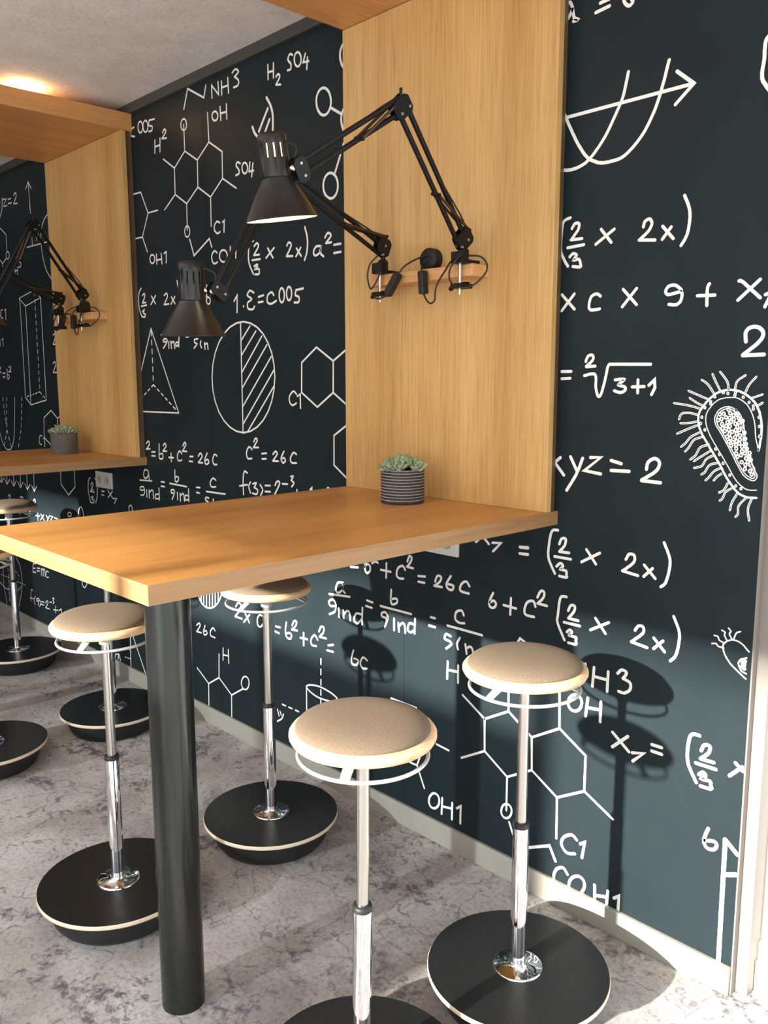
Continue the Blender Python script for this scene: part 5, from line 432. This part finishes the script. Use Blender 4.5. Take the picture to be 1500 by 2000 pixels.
graph|white curve with axis lines and letter n left of the far panel|5.5|-6101,4521 -6117,4516 -6139,4509 -6166,4501 -6194,4491 -6220,4480 -6242,4468 -6261,4454 -6279,4439 -6295,4422 -6310,4405 -6322,4386 -6333,4367 -6341,4347 -6348,4326 -6353,4305 -6356,4282 -6357,4259 -6357,4236 -6355,4212 -6352,4186 -6347,4161 -6341,4135 -6334,4109 -6326,4085 -6317,4063 -6307,4040 -6296,4019 -6284,3998 -6270,3978 -6253,3958 -6233,3938 -6208,3917 -6181,3897 -6156,3879 -6134,3864 -6118,3853;-6587,4654 -6572,4571;-6574,4412 -6579,4247;-6724,4246 -6093,4244;-6457,4348 -6467,4286;-6460,4331 -6447,4336 -6430,4342 -6416,4345 -6402,4338 -6395,4323 -6394,4316 -6395,4306 -6396,4296 -6397,4287 -6398,4281
molecule|white ring molecule at the left edge|5.5|-7508,4581 -7437,4528 -7272,4440 -7276,4272;-7219,4216 -7221,4207 -7226,4200 -7233,4193 -7242,4188 -7251,4184 -7262,4182 -7272,4182 -7283,4184 -7292,4188 -7300,4193 -7307,4200 -7311,4208 -7313,4216 -7312,4225 -7310,4233 -7305,4241 -7298,4248 -7289,4253 -7279,4257 -7269,4259 -7258,4259 -7248,4256 -7239,4253 -7231,4247 -7225,4240 -7220,4233 -7218,4224 -7219,4216;-7319,4189 -7428,4149 -7501,4193 -7575,4237;-7428,4149 -7433,4076;-6960,4168 -6937,4163 -6918,4154 -6922,4147 -6932,4139 -6945,4131 -6953,4125;-6953,4125 -6939,4119 -6920,4110 -6908,4100 -6909,4091 -6915,4082 -6923,4073 -6933,4067 -6959,4065 -6982,4067;-7083,4081 -7086,4021;-7008,4074 -7017,3996;-7091,4039 -7014,4039
formula|white letters Cl and H1 at the left edge|5.8|-7514,3649 -7536,3655 -7563,3655 -7573,3647 -7584,3636 -7592,3623 -7596,3611 -7596,3600 -7593,3587 -7587,3576 -7579,3568 -7552,3564 -7526,3566;-7466,3642 -7431,3655 -7444,3543;-7666,3333 -7672,3261;-7724,3297 -7665,3298;-7605,3324 -7573,3338 -7577,3254
formula|white numerals 2 beside the far panel edge|6|-6203,3326 -6183,3333 -6161,3338 -6151,3333 -6144,3324 -6145,3310 -6152,3299 -6163,3285 -6177,3270 -6190,3256 -6202,3243 -6210,3234;-6210,3234 -6110,3234;-6246,3042 -6234,3048 -6217,3055 -6203,3058 -6190,3054 -6180,3045 -6180,3030 -6187,3019 -6199,3005 -6214,2989 -6230,2973 -6243,2960 -6252,2951;-6252,2951 -6134,2950
formula|white formula = b squared at the left edge|6|-7655,2948 -7579,2953;-7655,2907 -7587,2909;-7513,2994 -7513,2986 -7514,2976 -7514,2964 -7514,2951 -7515,2940 -7516,2929 -7519,2918 -7521,2907 -7522,2898 -7520,2891 -7501,2883 -7479,2886 -7468,2896 -7458,2910 -7457,2921 -7483,2929 -7512,2932;-7456,3013 -7438,3022 -7417,3028 -7404,3023 -7393,3015 -7392,3005 -7402,2997 -7418,2987 -7437,2977 -7454,2969 -7465,2963;-7465,2963 -7387,2967;-7763,3011 -7729,3016 -7702,3015 -7708,3008 -7722,2997 -7739,2984 -7753,2972 -7759,2965 -7730,2961 -7695,2964
formula|white letter a and comb drawing above the baseboard|6|-5115,203 -5140,200 -5166,191 -5174,179 -5179,164 -5181,149 -5181,148;-5120,154 -5114,164 -5109,179 -5106,194 -5102,206 -5098,210 -5093,207 -5087,198 -5081,185 -5076,172 -5071,161 -5068,154;-4826,633 -4854,148;-4964,306 -4858,311;-4967,210 -4861,220;-4789,471 -4567,148;-5865,173 -5731,203;-5849,826 -5847,817 -5845,805 -5843,792 -5839,779 -5833,770 -5819,761 -5801,756 -5783,759 -5768,768 -5752,783 -5738,799 -5729,813 -5726,825 -5728,837 -5732,847 -5735,853"""
for row in MURAL.strip().split('\n'):
    n_, l_, w_, d_ = row.split('|'); ribbon(d_, n_ + '_print', l_, float(w_))

# ---------------------------------------------------------------- booths: panel, canopy, table
TX0, TL = -.778, 1.173
def booth(dx, where):
    p = empty('oak_wall_panel', (dx, 0, TOPZ), 'tall oak veneer panel on the mural wall behind the %s table' % where, 'wall panel', 'oak wall panels')
    box('board', M_PANEL, TX0, 0, -.052, -.031, 0, 2.463-TOPZ, p, .001)
    box('spacer', M_SPACER, TX0+.012, -.012, -.031, 0, 0, 2.463-TOPZ, p)
    c = empty('oak_canopy', (dx, 0, 2.463), 'thick oak canopy board under the ceiling above the %s table' % where, 'canopy', 'oak canopies')
    box('canopy_board', M_CANOPY, TX0, 0, -TL, 0, .0015, .072, c, .0015)
    t = empty('bar_table', (dx, 0, 0), 'high oak bar table fixed to the wall, %s one' % where, 'table', 'oak bar tables')
    th = .036; z0 = TOPZ - th
    box('tabletop', M_TOP, TX0+.0015, -.0015, -TL+.0015, 0, z0, TOPZ-.0002, t)
    box('front_edge_band', M_EDGE, TX0, 0, -TL, -TL+.0015, z0, TOPZ-.0002, t)
    box('side_edge_band', M_EDGEY, -.0015, 0, -TL+.0015, 0, z0, TOPZ-.0002, t)
    box('side_edge_band', M_EDGEY, TX0, TX0+.0015, -TL+.0015, 0, z0, TOPZ-.0002, t)
    MB().lathe([(.0495, 0), (.0495, z0)], 64).build('column', M_STEEL, t, loc=(-.352, -.943, 0))
    MB().lathe([(.075, z0-.006), (.075, z0)], 48).build('mounting_plate', M_STEEL, t, loc=(-.352, -.943, 0))
booth(0, 'near')
booth(-2.181, 'far')

# ---------------------------------------------------------------- stools
def make_stool():
    s = empty('wobble_stool', (0, 0, 0), 'x', 'stool', 'round wobble stools')
    MB().lathe([(.150, 0), (.163, .004), (.174, .018), (.182, .045), (.187, .077)], 72).build('foot', M_RUBBER, s)
    MB().lathe([(.2085, .077), (.2100, .079), (.2100, .0875), (.2092, .089)], 96).build('base_rim', M_PLY, s)
    MB().lathe([(.2085, .089), (.2085, .0902)], 96).build('base_top', M_BLACK, s)
    MB().lathe([(.058, .0902), (.0575, .0925), (.054, .0940), (.026, .0955), (.024, .099), (.0205, .1005), (.0205, .103)], 64).build('cover_plate', M_CHROME, s)
    MB().lathe([(.0185, .100), (.0185, .436), (.0180, .4375)], 48).build('outer_tube', M_CHROME, s)
    MB().lathe([(.0192, .4375), (.0192, .444), (.0175, .449), (.0125, .449)], 48).build('collar', M_RUBBER, s)
    MB().lathe([(.0123, .449), (.0123, .765)], 40).build('gas_lift', M_BRUSHED, s)
    MB().lathe([(.0165, .758), (.019, .786), (.034, .795), (.085, .801)], 40).build('seat_support', M_SILVER, s)
    r = MB().torus(.121, .0038, .772).build('release_ring', M_SILVER, s)
    for k in range(3):
        sp = MB()
        a = math.radians(200 + 120*k); ca, sa = math.cos(a), math.sin(a)
        Mx = Matrix(((ca, -sa, 0, 0), (sa, ca, 0, 0), (0, 0, 1, 0), (0, 0, 0, 1)))
        sp.add([Mx @ Vector(p) for p in ((.055,-.011,.804),(.055,.011,.804),(.121,.009,.7735),(.121,-.009,.7735),(.055,-.011,.801),(.055,.011,.801),(.121,.009,.7705),(.121,-.009,.7705))],
               [(0,1,2,3),(7,6,5,4),(0,4,5,1),(1,5,6,2),(2,6,7,3),(3,7,4,0)])
        sp.build('ring_bracket', M_SILVER, s)
    MB().lathe([(.085, .8005), (.126, .8005), (.1335, .8035), (.137, .810), (.1368, .816), (.1335, .8205), (.127, .8235), (.10, .8235)], 96).build('seat_shell', M_BIRCH, s)
    prof = [(.1235, .8232)] + [(.1255*math.cos(t)**.68 if t < 1.57 else 0, .8245 + .0255*math.sin(t)) for t in [i*math.pi/2/16 for i in range(17)]]
    prof[-1] = (0.0001, prof[-1][1])
    MB().lathe(prof, 96).build('cushion', M_FABRIC, s)
    return s
STOOLS = [(.188, -.378, 0, 'beige padded stool right of the near table, closest to the window post'),
          (.164, -.847, 1, 'nearest beige padded stool, half in sun, base cut by lower picture edge'),
          (-.795, -.364, 0, 'beige padded stool tucked under the near tabletop, its base right of the dark column'),
          (-.785, -.886, 0, 'beige padded stool just left of the dark table column'),
          (-1.97, -.318, 0, 'stool whose seat is hidden by the near tabletop, black base behind the dark column'),
          (-1.955, -.825, 0, 'stool cut by the left picture edge, only its black base and seat rim showing'),
          (-3.03, -.308, 0, 'farthest stool by the left picture edge, its seat showing above the near tabletop')]
proto = make_stool()
for i, (x, y, tl, lab) in enumerate(STOOLS):
    o = proto if i == 0 else copy_tree(proto)
    o.location = (x, y, 0); o['label'] = lab
    o.rotation_euler = (0, 0, [1.19, 1.78, 1.48, 1.80, 1.5, 1.6, 1.4][i])
    dz = (-.002, -.017, 0, 0, 0, 0, 0)[i]
    for ch in o.children:
        if ch.name.split('.')[0] in ('seat_support', 'release_ring', 'ring_bracket', 'seat_shell', 'cushion'): ch.location.z = dz
    if tl: o.rotation_euler = (Matrix.Rotation(.009, 3, Vector((-.72, .69, 0))) @ Matrix.Rotation(1.78, 3, 'Z')).to_euler()

# ---------------------------------------------------------------- clamp rails and lamps
def rail(dx, where):
    t = empty('clamp_rail', (dx, 0, 1.70), 'short pine block screwed to the %s oak panel, carrying two lamp clamps' % where, 'rail', 'pine clamp rails')
    box('block', M_RAIL, -.585, -.200, -.122, -.052, .003, .034, t, .0015)
    return t
rail(0, 'near'); rail(-2.181, 'far')
def rose(dx, where):
    Mr = Matrix.Rotation(math.pi/2, 4, 'X'); Mr.translation = Vector((0, 0, 0))
    o = MB().lathe([(.031, 0), (.031, .024), (.029, .028), (.0001, .028)], 48, Mr).build('cable_rose', M_CABLE)
    o.location = (-.398+dx, -.052, 1.766); tag(o, 'round black cable box on the %s oak panel above the rail' % where, 'cable box', 'round cable boxes'); return o
rose(0, 'near'); rose(-2.181, 'far')

def lamp(base, elbow, head, axis, lit, label, cables, switch):
    base, elbow, head = Vector(base), Vector(elbow), Vector(head)
    t = empty('desk_lamp', (base.x, base.y, 1.734), label, 'lamp', 'black spring-arm lamps')
    org = Vector((base.x, base.y, 1.734))
    B, E, H = base-org, elbow-org, head-org
    # clamp gripping the rail
    cb = MB(); yb = -.001
    cb.box(-.020, .020, -.026, .044, .0006, .010); cb.box(-.020, .020, -.026, -.008, .008, .030)
    cb.lathe([(.015, .010), (.015, .034), (.010, .040)], 20)
    cl = cb.build('clamp_body', M_ARM, t, .0015)
    MB().box(-.018, .018, -.030, .018, -.062, -.050).build('clamp_jaw', M_ARM, t, .0015)
    MB().rod((0, -.012, -.078), (0, -.012, .006), .0042, 12).build('clamp_screw', M_BRASS, t)
    MB().lathe([(.012, -.0455), (.004, -.054)], 20, Matrix.Translation((0, .010, 0))).build('clamp_pad', M_ARM, t)
    kn = MB().rod((-.020, -.012, -.056), (-.034, -.012, -.062), .006, 10).build('clamp_knob', M_ARM, t)
    # plane of the arm
    d1 = (E-B).normalized(); d2 = (H-E).normalized()
    nrm = d1.cross(d2).normalized()
    p1 = nrm.cross(d1).normalized(); p2 = nrm.cross(d2).normalized()
    if p1.z > 0: p1 = -p1
    if p2.z > 0: p2 = -p2
    g = .0135
    MB().rod((0, 0, .038), B + Vector((0, 0, -.006)), .0065, 12).build('pivot_post', M_ARM, t)
    def plate(name, c, ax, ay, w, h, th):
        m = MB()
        Mx = Matrix((ax, ay, nrm)).transposed().to_4x4(); Mx.translation = c
        prof = [(-w/2, -h/2+.008), (-w/2, h/2-.008), (-w/2+.008, h/2), (w/2-.008, h/2), (w/2, h/2-.008), (w/2, -h/2+.008), (w/2-.008, -h/2), (-w/2+.008, -h/2)]
        for sgn in (-1, 1):
            m = MB()
            m.add([Mx @ Vector((x, y, sgn*.009-th/2)) for x, y in prof] + [Mx @ Vector((x, y, sgn*.009+th/2)) for x, y in prof],
                  [tuple(range(8)), tuple(range(15, 7, -1))] + [(i, 8+i, 8+(i+1) % 8, (i+1) % 8) for i in range(8)])
            m.build(name, M_ARM, t)
    def rivets(pts):
        for c in pts: MB().rod(c-nrm*.0125, c+nrm*.0125, .0030, 10).build('rivet', M_RIVET, t)
    plate('base_bracket', B + d1*.004 + Vector((0, 0, .012)), d1, p1, .048, .050, .003)
    low = []
    for sgn in (-1, 1):
        MB().rod(B + p1*g*sgn + d1*.004, E + p1*g*sgn - d1*.010, .0062, 10).build('lower_arm_rod', M_ARM, t)
        MB().rod(E + p2*g*sgn + d2*.010, H + p2*g*sgn - d2*.004, .0062, 10).build('upper_arm_rod', M_ARM, t)
    rivets([B + p1*g + d1*.006, B - p1*g + d1*.006, E + p1*g - d1*.012, E - p1*g - d1*.012, E + p2*g + d2*.012, H + p2*g - d2*.005, H - p2*g - d2*.005])
    plate('elbow_bracket', E - d1*.004 + d2*.004, d1, p1, .044, .052, .003)
    MB().rod(E + Vector((0, 0, .014)), E + Vector((0, 0, .036)), .0036, 10).build('spring_pin', M_ARM, t)
    # springs: ribbed coils between rod collars and brackets
    def spring(a, b):
        m = MB(); d = b-a; n = 90; q = d.to_track_quat('Z', 'Y').to_matrix().to_4x4(); q.translation = a
        m.lathe([(.0031 + .0008*(i % 2), d.length*i/n) for i in range(n+1)], 8, q)
        m.build('spring', M_SPRING, t)
    m1 = B + (E-B)*.42; m2 = E + (H-E)*.44
    for s_ in (-1, 1):
        off = nrm*.010*s_
        spring(B + Vector((0, 0, .030)) - p1*.012 + off, m1 + p1*g + off)
        spring(E + Vector((0, 0, .016)) + off, m2 + p2*g + off)
    for c in (m1 + p1*g, m2 + p2*g, B + Vector((0, 0, .030)) - p1*.012):
        MB().rod(c - nrm*.014, c + nrm*.014, .0042, 10).build('spring_collar', M_ARM, t)
    # head bracket and shade
    plate('head_bracket', H - d2*.004, d2, p2, .034, .052, .003)
    ax = Vector(axis).normalized()
    side = Vector((H.x, H.y, 0)); 
    S = H + Vector(SHADE_OFF)              # centre of the housing, level with the bracket
    MB().rod(H + (S-H)*.12, H + (S-H)*.55, .0075, 14).build('swivel_knuckle', M_BRASS, t)
    q = (-ax).to_track_quat('Z', 'Y').to_matrix().to_4x4(); q.translation = S
    # housing: z up from S
    R1 = .0295; zt = .058; zb = -.030; rim = -.112; RR = .0765
    hs = MB(); seg = 64
    slots = set()
    prof = [(.0001, zt), (.020, zt), (R1-.004, zt-.001), (R1, zt-.005), (R1, zt-.022), (R1+.001, zt-.050), (R1+.002, zb+.002), (R1+.002, zb)]
    vs = []; fs = []
    for r, z in prof:
        for k in range(seg): a = 2*math.pi*k/seg; vs.append(q @ Vector((r*math.cos(a), r*math.sin(a), z)))
    for i in range(len(prof)-1):
        for k in range(seg):
            if i == 4 and k % 5 in (1,): continue
            k2 = (k+1) % seg; fs.append((i*seg+k, i*seg+k2, (i+1)*seg+k2, (i+1)*seg+k))
    hs.add(vs, fs, True); ho = hs.build('lamp_housing', M_LAMP, t)
    so = ho.modifiers.new('thick', 'SOLIDIFY'); so.thickness = .0012; so.offset = -1
    MB().lathe([(R1+.0015, zb+.003), (R1+.002, zb-.002), (RR*.55+R1*.45, (zb+rim)*.5), (RR, rim), (RR+.0012, rim-.001), (RR, rim-.0018)], seg, q, caps=False).build('lamp_shade', M_LAMP, t)
    MB().lathe([(.0001, zb), (R1, zb-.001), (RR*.55+R1*.45-.001, (zb+rim)*.5), (RR-.001, rim-.0012)], seg, q, caps=False).build('shade_lining', M_LAMPIN, t)
    bl = MB().lathe([(.0001, -.088), (.012, -.085), (.020, -.074), (.0225, -.062), (.018, -.046), (.012, -.034), (.012, zb+.001)], 24, q).build('bulb', M_BULB if lit else M_BULBOFF, t)
    if lit: MB().lathe([(.0001, .040), (.018, .038), (.022, .026), (.020, -.010), (.014, -.028)], 16, q).build('bulb_neck', M_GLOW, t)
    # cable along the arm and around the clamp
    MB().tube(smooth_path([B + Vector((0, -.006, .03)), B - p1*.030 + d1*.05, (B+E)/2 - p1*.016, E - p1*.016 - d1*.04, E + Vector((0, 0, .018)), (E+H)/2 + Vector((0, 0, .018)), H + Vector((0, 0, .022)), H + Vector((.004, -.010, .045)), S - ax*.054]), .0021, 6).build('arm_cable', M_CABLE, t)
    for c in cables: MB().tube(smooth_path([Vector(p)-org for p in c]), .0024, 8).build('cable', M_CABLE, t)
    a, b = [Vector(p)-org for p in switch]
    qs = (b-a).to_track_quat('Z', 'Y').to_matrix().to_4x4(); qs.translation = a
    L = (b-a).length
    sw = MB().box(-.0115, .0115, -.0095, .0095, 0, L, qs).build('inline_switch', M_CABLE, t, .003)
    MB().lathe([(.0055, 0), (.0055, .0025), (.004, .003)], 16, qs @ Matrix.Translation((0, 0, L*.55)) @ Matrix.Rotation(math.pi/2, 4, 'X') @ Matrix.Translation((0, 0, .0093))).build('switch_button', M_ARM, sw)
    return t
M_GLOW = mat('lamp_neck_glow', (1, .8, .5), .4, Emission_Color=(1, .62, .28, 1), Emission_Strength=3.0)
cabA = [[(-.398, -.079, 1.775), (-.367, -.105, 1.762), (-.374, -.125, 1.748), (-.364, -.138, 1.730), (-.359, -.14, 1.724)],
        [(-.354, -.14, 1.666), (-.343, -.14, 1.649), (-.329, -.14, 1.640), (-.314, -.14, 1.647), (-.311, -.14, 1.673), (-.300, -.14, 1.695), (-.276, -.14, 1.721), (-.252, -.15, 1.736), (-.232, -.155, 1.745)],
        [(-.222, -.150, 1.676), (-.201, -.138, 1.672), (-.180, -.125, 1.684), (-.163, -.11, 1.710), (-.163, -.11, 1.732), (-.176, -.12, 1.748), (-.205, -.13, 1.752)],
        [(-.214, -.150, 1.752), (-.240, -.158, 1.726), (-.246, -.158, 1.700), (-.238, -.155, 1.682), (-.222, -.152, 1.676)]]
cabB = [[(-.400, -.079, 1.778), (-.416, -.10, 1.768), (-.431, -.135, 1.747), (-.444, -.145, 1.727)],
        [(-.489, -.145, 1.674), (-.501, -.148, 1.668), (-.515, -.152, 1.664), (-.534, -.152, 1.668), (-.545, -.152, 1.682)],
        [(-.528, -.135, 1.790), (-.552, -.15, 1.765), (-.560, -.155, 1.738), (-.558, -.155, 1.712), (-.543, -.158, 1.692), (-.527, -.155, 1.708), (-.513, -.150, 1.735)]]
swA = ((-.359, -.14, 1.727), (-.354, -.14, 1.666)); swB = ((-.446, -.145, 1.727), (-.488, -.145, 1.674))
SH = lambda c, dx: [[(p[0]+dx, p[1], p[2]) for p in s] for s in c] if isinstance(c, list) else tuple((p[0]+dx, p[1], p[2]) for p in c)
SHADE_OFF = (-0.0359, -0.0343, 0.0150)
lamp((-0.2300, -0.1226, 1.7823),(-0.1652, -0.4143, 2.0482),(-0.2093, -0.6738, 1.8758),(-0.0228, 0.1589, -0.9870), True, 'lit black spring-arm lamp, right clamp of the near rail', cabA, swA)
SHADE_OFF = (-0.0437, -0.0431, 0.0121)
lamp((-0.5322, -0.1212, 1.7958),(-0.5199, -0.4859, 1.9597),(-0.5002, -0.6942, 1.6433),(-0.0333, 0.0282, -0.9990), False, 'unlit black spring-arm lamp, left clamp of the near rail, head lower over the table', cabB, swB)
SHADE_OFF = (-0.0359, -0.0343, 0.0150)
lamp((-2.4740, -0.1200, 1.7984),(-2.3288, -0.3798, 2.0657),(-2.3813, -0.5447, 1.7500),(-0.0228, 0.1589, -0.9870), False, 'black spring-arm lamp, right clamp of the far rail, arm peaking at the left', SH(cabA, -2.181), SH(swA, -2.181))
SHADE_OFF = (-0.0437, -0.0431, 0.0121)
lamp((-2.7132, -0.1212, 1.7958),(-2.7009, -0.4859, 1.9597),(-2.6812, -0.6942, 1.6433),(-0.0333, 0.0282, -0.9990), False, 'black spring-arm lamp, left clamp of the far rail, arm running out of the picture', SH(cabB, -2.181), SH(swB, -2.181))

# ---------------------------------------------------------------- succulents
rng = random.Random(7)
def leaf_mesh(L, w, th, i):
    m = MB(); seg = 8; prof = [(0, .30), (.18, .62), (.42, .92), (.66, 1.0), (.84, .78), (.94, .42), (1.0, .02)]
    vs = []; fs = []
    for t, r in prof:
        for k in range(seg):
            a = 2*math.pi*k/seg; vs.append((t*L, r*w/2*math.cos(a), r*th/2*math.sin(a) + .22*L*t*t))
    n = len(prof)
    for a in range(n-1):
        for k in range(seg): k2 = (k+1) % seg; fs.append((a*seg+k, a*seg+k2, (a+1)*seg+k2, (a+1)*seg+k))
    fs.append(tuple(range(seg-1, -1, -1))); fs.append(tuple((n-1)*seg+k for k in range(seg)))
    me = bpy.data.meshes.new('leaf'); me.from_pydata(vs, [], fs)
    me.polygons.foreach_set('use_smooth', [True]*len(fs)); me.materials.append(M_LEAF[i % 3]); return me
LEAVES = [leaf_mesh(.040, .019, .010, 0), leaf_mesh(.036, .017, .010, 1), leaf_mesh(.030, .016, .010, 2), leaf_mesh(.043, .016, .009, 1)]
def rosette(parent, c, tilt_dir, tilt, n, sc):
    Rt = Matrix.Rotation(tilt, 3, Vector((-math.sin(tilt_dir), math.cos(tilt_dir), 0)))
    for k in range(n):
        a = k*2.39996 + rng.uniform(-.15, .15); t = k/n
        el = math.radians(82 - 66*t**.8) + rng.uniform(-.08, .08)
        o = bpy.data.objects.new('leaf', LEAVES[rng.randrange(4)]); link(o, parent)
        s = sc*(.62 + .42*t)*rng.uniform(.9, 1.1)
        Rl = Rt @ Matrix.Rotation(a, 3, 'Z') @ Matrix.Rotation(-el, 3, 'Y')
        Mx = Rl.to_4x4() @ Matrix.Scale(s, 4); Mx.translation = Vector(c) + Rl @ Vector((.003, 0, 0))
        o.matrix_local = Mx
def plant(loc, kind, label):
    t = empty('potted_succulent', loc, label, 'plant', 'potted succulents')
    R_, h = .061, .094; prof = [(R_*.96, 0)]
    if kind == 0:
        n = 11
        for i in range(n):
            z0 = .003 + (h-.003)*i/n; z1 = .003 + (h-.003)*(i+1)/n
            prof += [(R_-.0012, z0), (R_, z0+.0014), (R_, z1-.0022), (R_-.0012, z1-.001)]
        for i in range(1, n+1): MB().torus(R_-.0008, .0009, .003 + (h-.003)*i/n - .0004 if i < n else h-.0006, 64, 6).build('pot_stripe', M_POTLINE, t)
        prof = prof[:-1] + [(R_-.001, h), (R_-.005, h), (R_-.005, h-.012)]
        MB().lathe(prof, 64).build('pot', M_POT1, t); 
    else:
        n = 26
        for i in range(n):
            z0 = h*i/n; z1 = h*(i+1)/n; prof += [(R_-.0014, z0+.0002), (R_, z0+.001), (R_, z1-.001), (R_-.0014, z1-.0002)]
        prof += [(R_-.001, h), (R_-.005, h), (R_-.005, h-.012)]
        MB().lathe(prof, 64).build('pot', M_POT2, t)
    MB().lathe([(R_-.0055, h-.020), (R_-.0055, h-.010), (.0001, h-.006)], 32).build('soil', M_SOIL, t)
    rosette(t, (0, 0, h+.004), 0, .0, 18, 1.15)
    for k in range(7):
        a = k*2*math.pi/7 + rng.uniform(-.2, .2); r = rng.uniform(.034, .042)
        rosette(t, (r*math.cos(a), r*math.sin(a), h-.002), a, rng.uniform(.35, .65), 13, rng.uniform(.9, 1.08))
plant((-.395, -.178, TOPZ), 0, 'green succulent in a dark pot with thin pale stripes, on the near table')
plant((-2.631, -.175, TOPZ), 1, 'green succulent in a grey-brown ribbed pot, on the far table')

# ---------------------------------------------------------------- sockets, uplight
def socket(x0, x1, z0, z1, label):
    t = empty('wall_socket', ((x0+x1)/2, 0, (z0+z1)/2), label, 'socket', 'double wall sockets')
    w, h = (x1-x0)/2, (z1-z0)/2
    box('plate', M_SOCKET, -w, w, -.011, -.001, -h, h, t, .002)
    for s in (-1, 1):
        Mr = Matrix.Rotation(math.pi/2, 4, 'X'); Mr.translation = Vector((s*w*.48, -.0108, 0))
        g = MB().lathe([(.0215, 0), (.0215, .0012), (.0195, .0012), (.0185, .0004), (.0001, .0004)], 32, Mr).build('outlet', M_OUTLET, t)
        for q in (-1, 1):
            MB().lathe([(.0026, 0), (.0026, .0010)], 12, Matrix.Translation((s*w*.48 + q*.0095, -.0106, 0)) @ Matrix.Rotation(math.pi/2, 4, 'X')).build('pin_hole', M_HOLE, g)
socket(-.500, -.337, .926, 1.004, 'white double wall socket just under the near tabletop')
socket(-2.680, -2.516, .924, 1.002, 'white double wall socket below the far tabletop')
up_ = empty('canopy_uplight', (-2.262, -.41, 2.536), 'small warm uplight glowing on top of the far canopy', 'light')
MB().lathe([(.036, 0), (.036, .010), (.030, .013)], 32).build('housing', M_SILVER, up_)
MB().lathe([(.028, .0135), (.028, .0145)], 32).build('lens', M_LED, up_)
ld = bpy.data.lights.new('uplight_light', 'AREA'); ld.shape = 'DISK'; ld.size = .05; ld.energy = 4; ld.color = (1, .62, .25)
lo = bpy.data.objects.new('uplight_light', ld); lo.location = (0, 0, .018); lo.rotation_euler = (math.pi, 0, 0); link(lo, up_)

# fill light added to brighten the ceiling, shaped as a pendant, outside the picture
pu = empty('added_ceiling_fill', (-1.9, -2.45, 2.0), 'added ceiling fill light shaped as a long suspended uplight, behind the photographer', 'light')
MB().box(-1.7, 1.7, -.05, .05, 0, .05).build('housing', M_SILVER, pu, .004)
for x in (-1.5, 1.5): MB().rod((x, 0, .05), (x, 0, CEILZ-2.0), .002, 6).build('fill_light_wire', M_SILVER, pu)
pd = bpy.data.lights.new('ceiling_fill_light', 'AREA'); pd.shape = 'RECTANGLE'; pd.size = 3.3; pd.size_y = .08; pd.energy = 46; pd.color = (1, .84, .68)
po = bpy.data.objects.new('ceiling_fill_light', pd); po.location = (0, 0, .056); po.rotation_euler = (math.pi, 0, 0); link(po, pu)
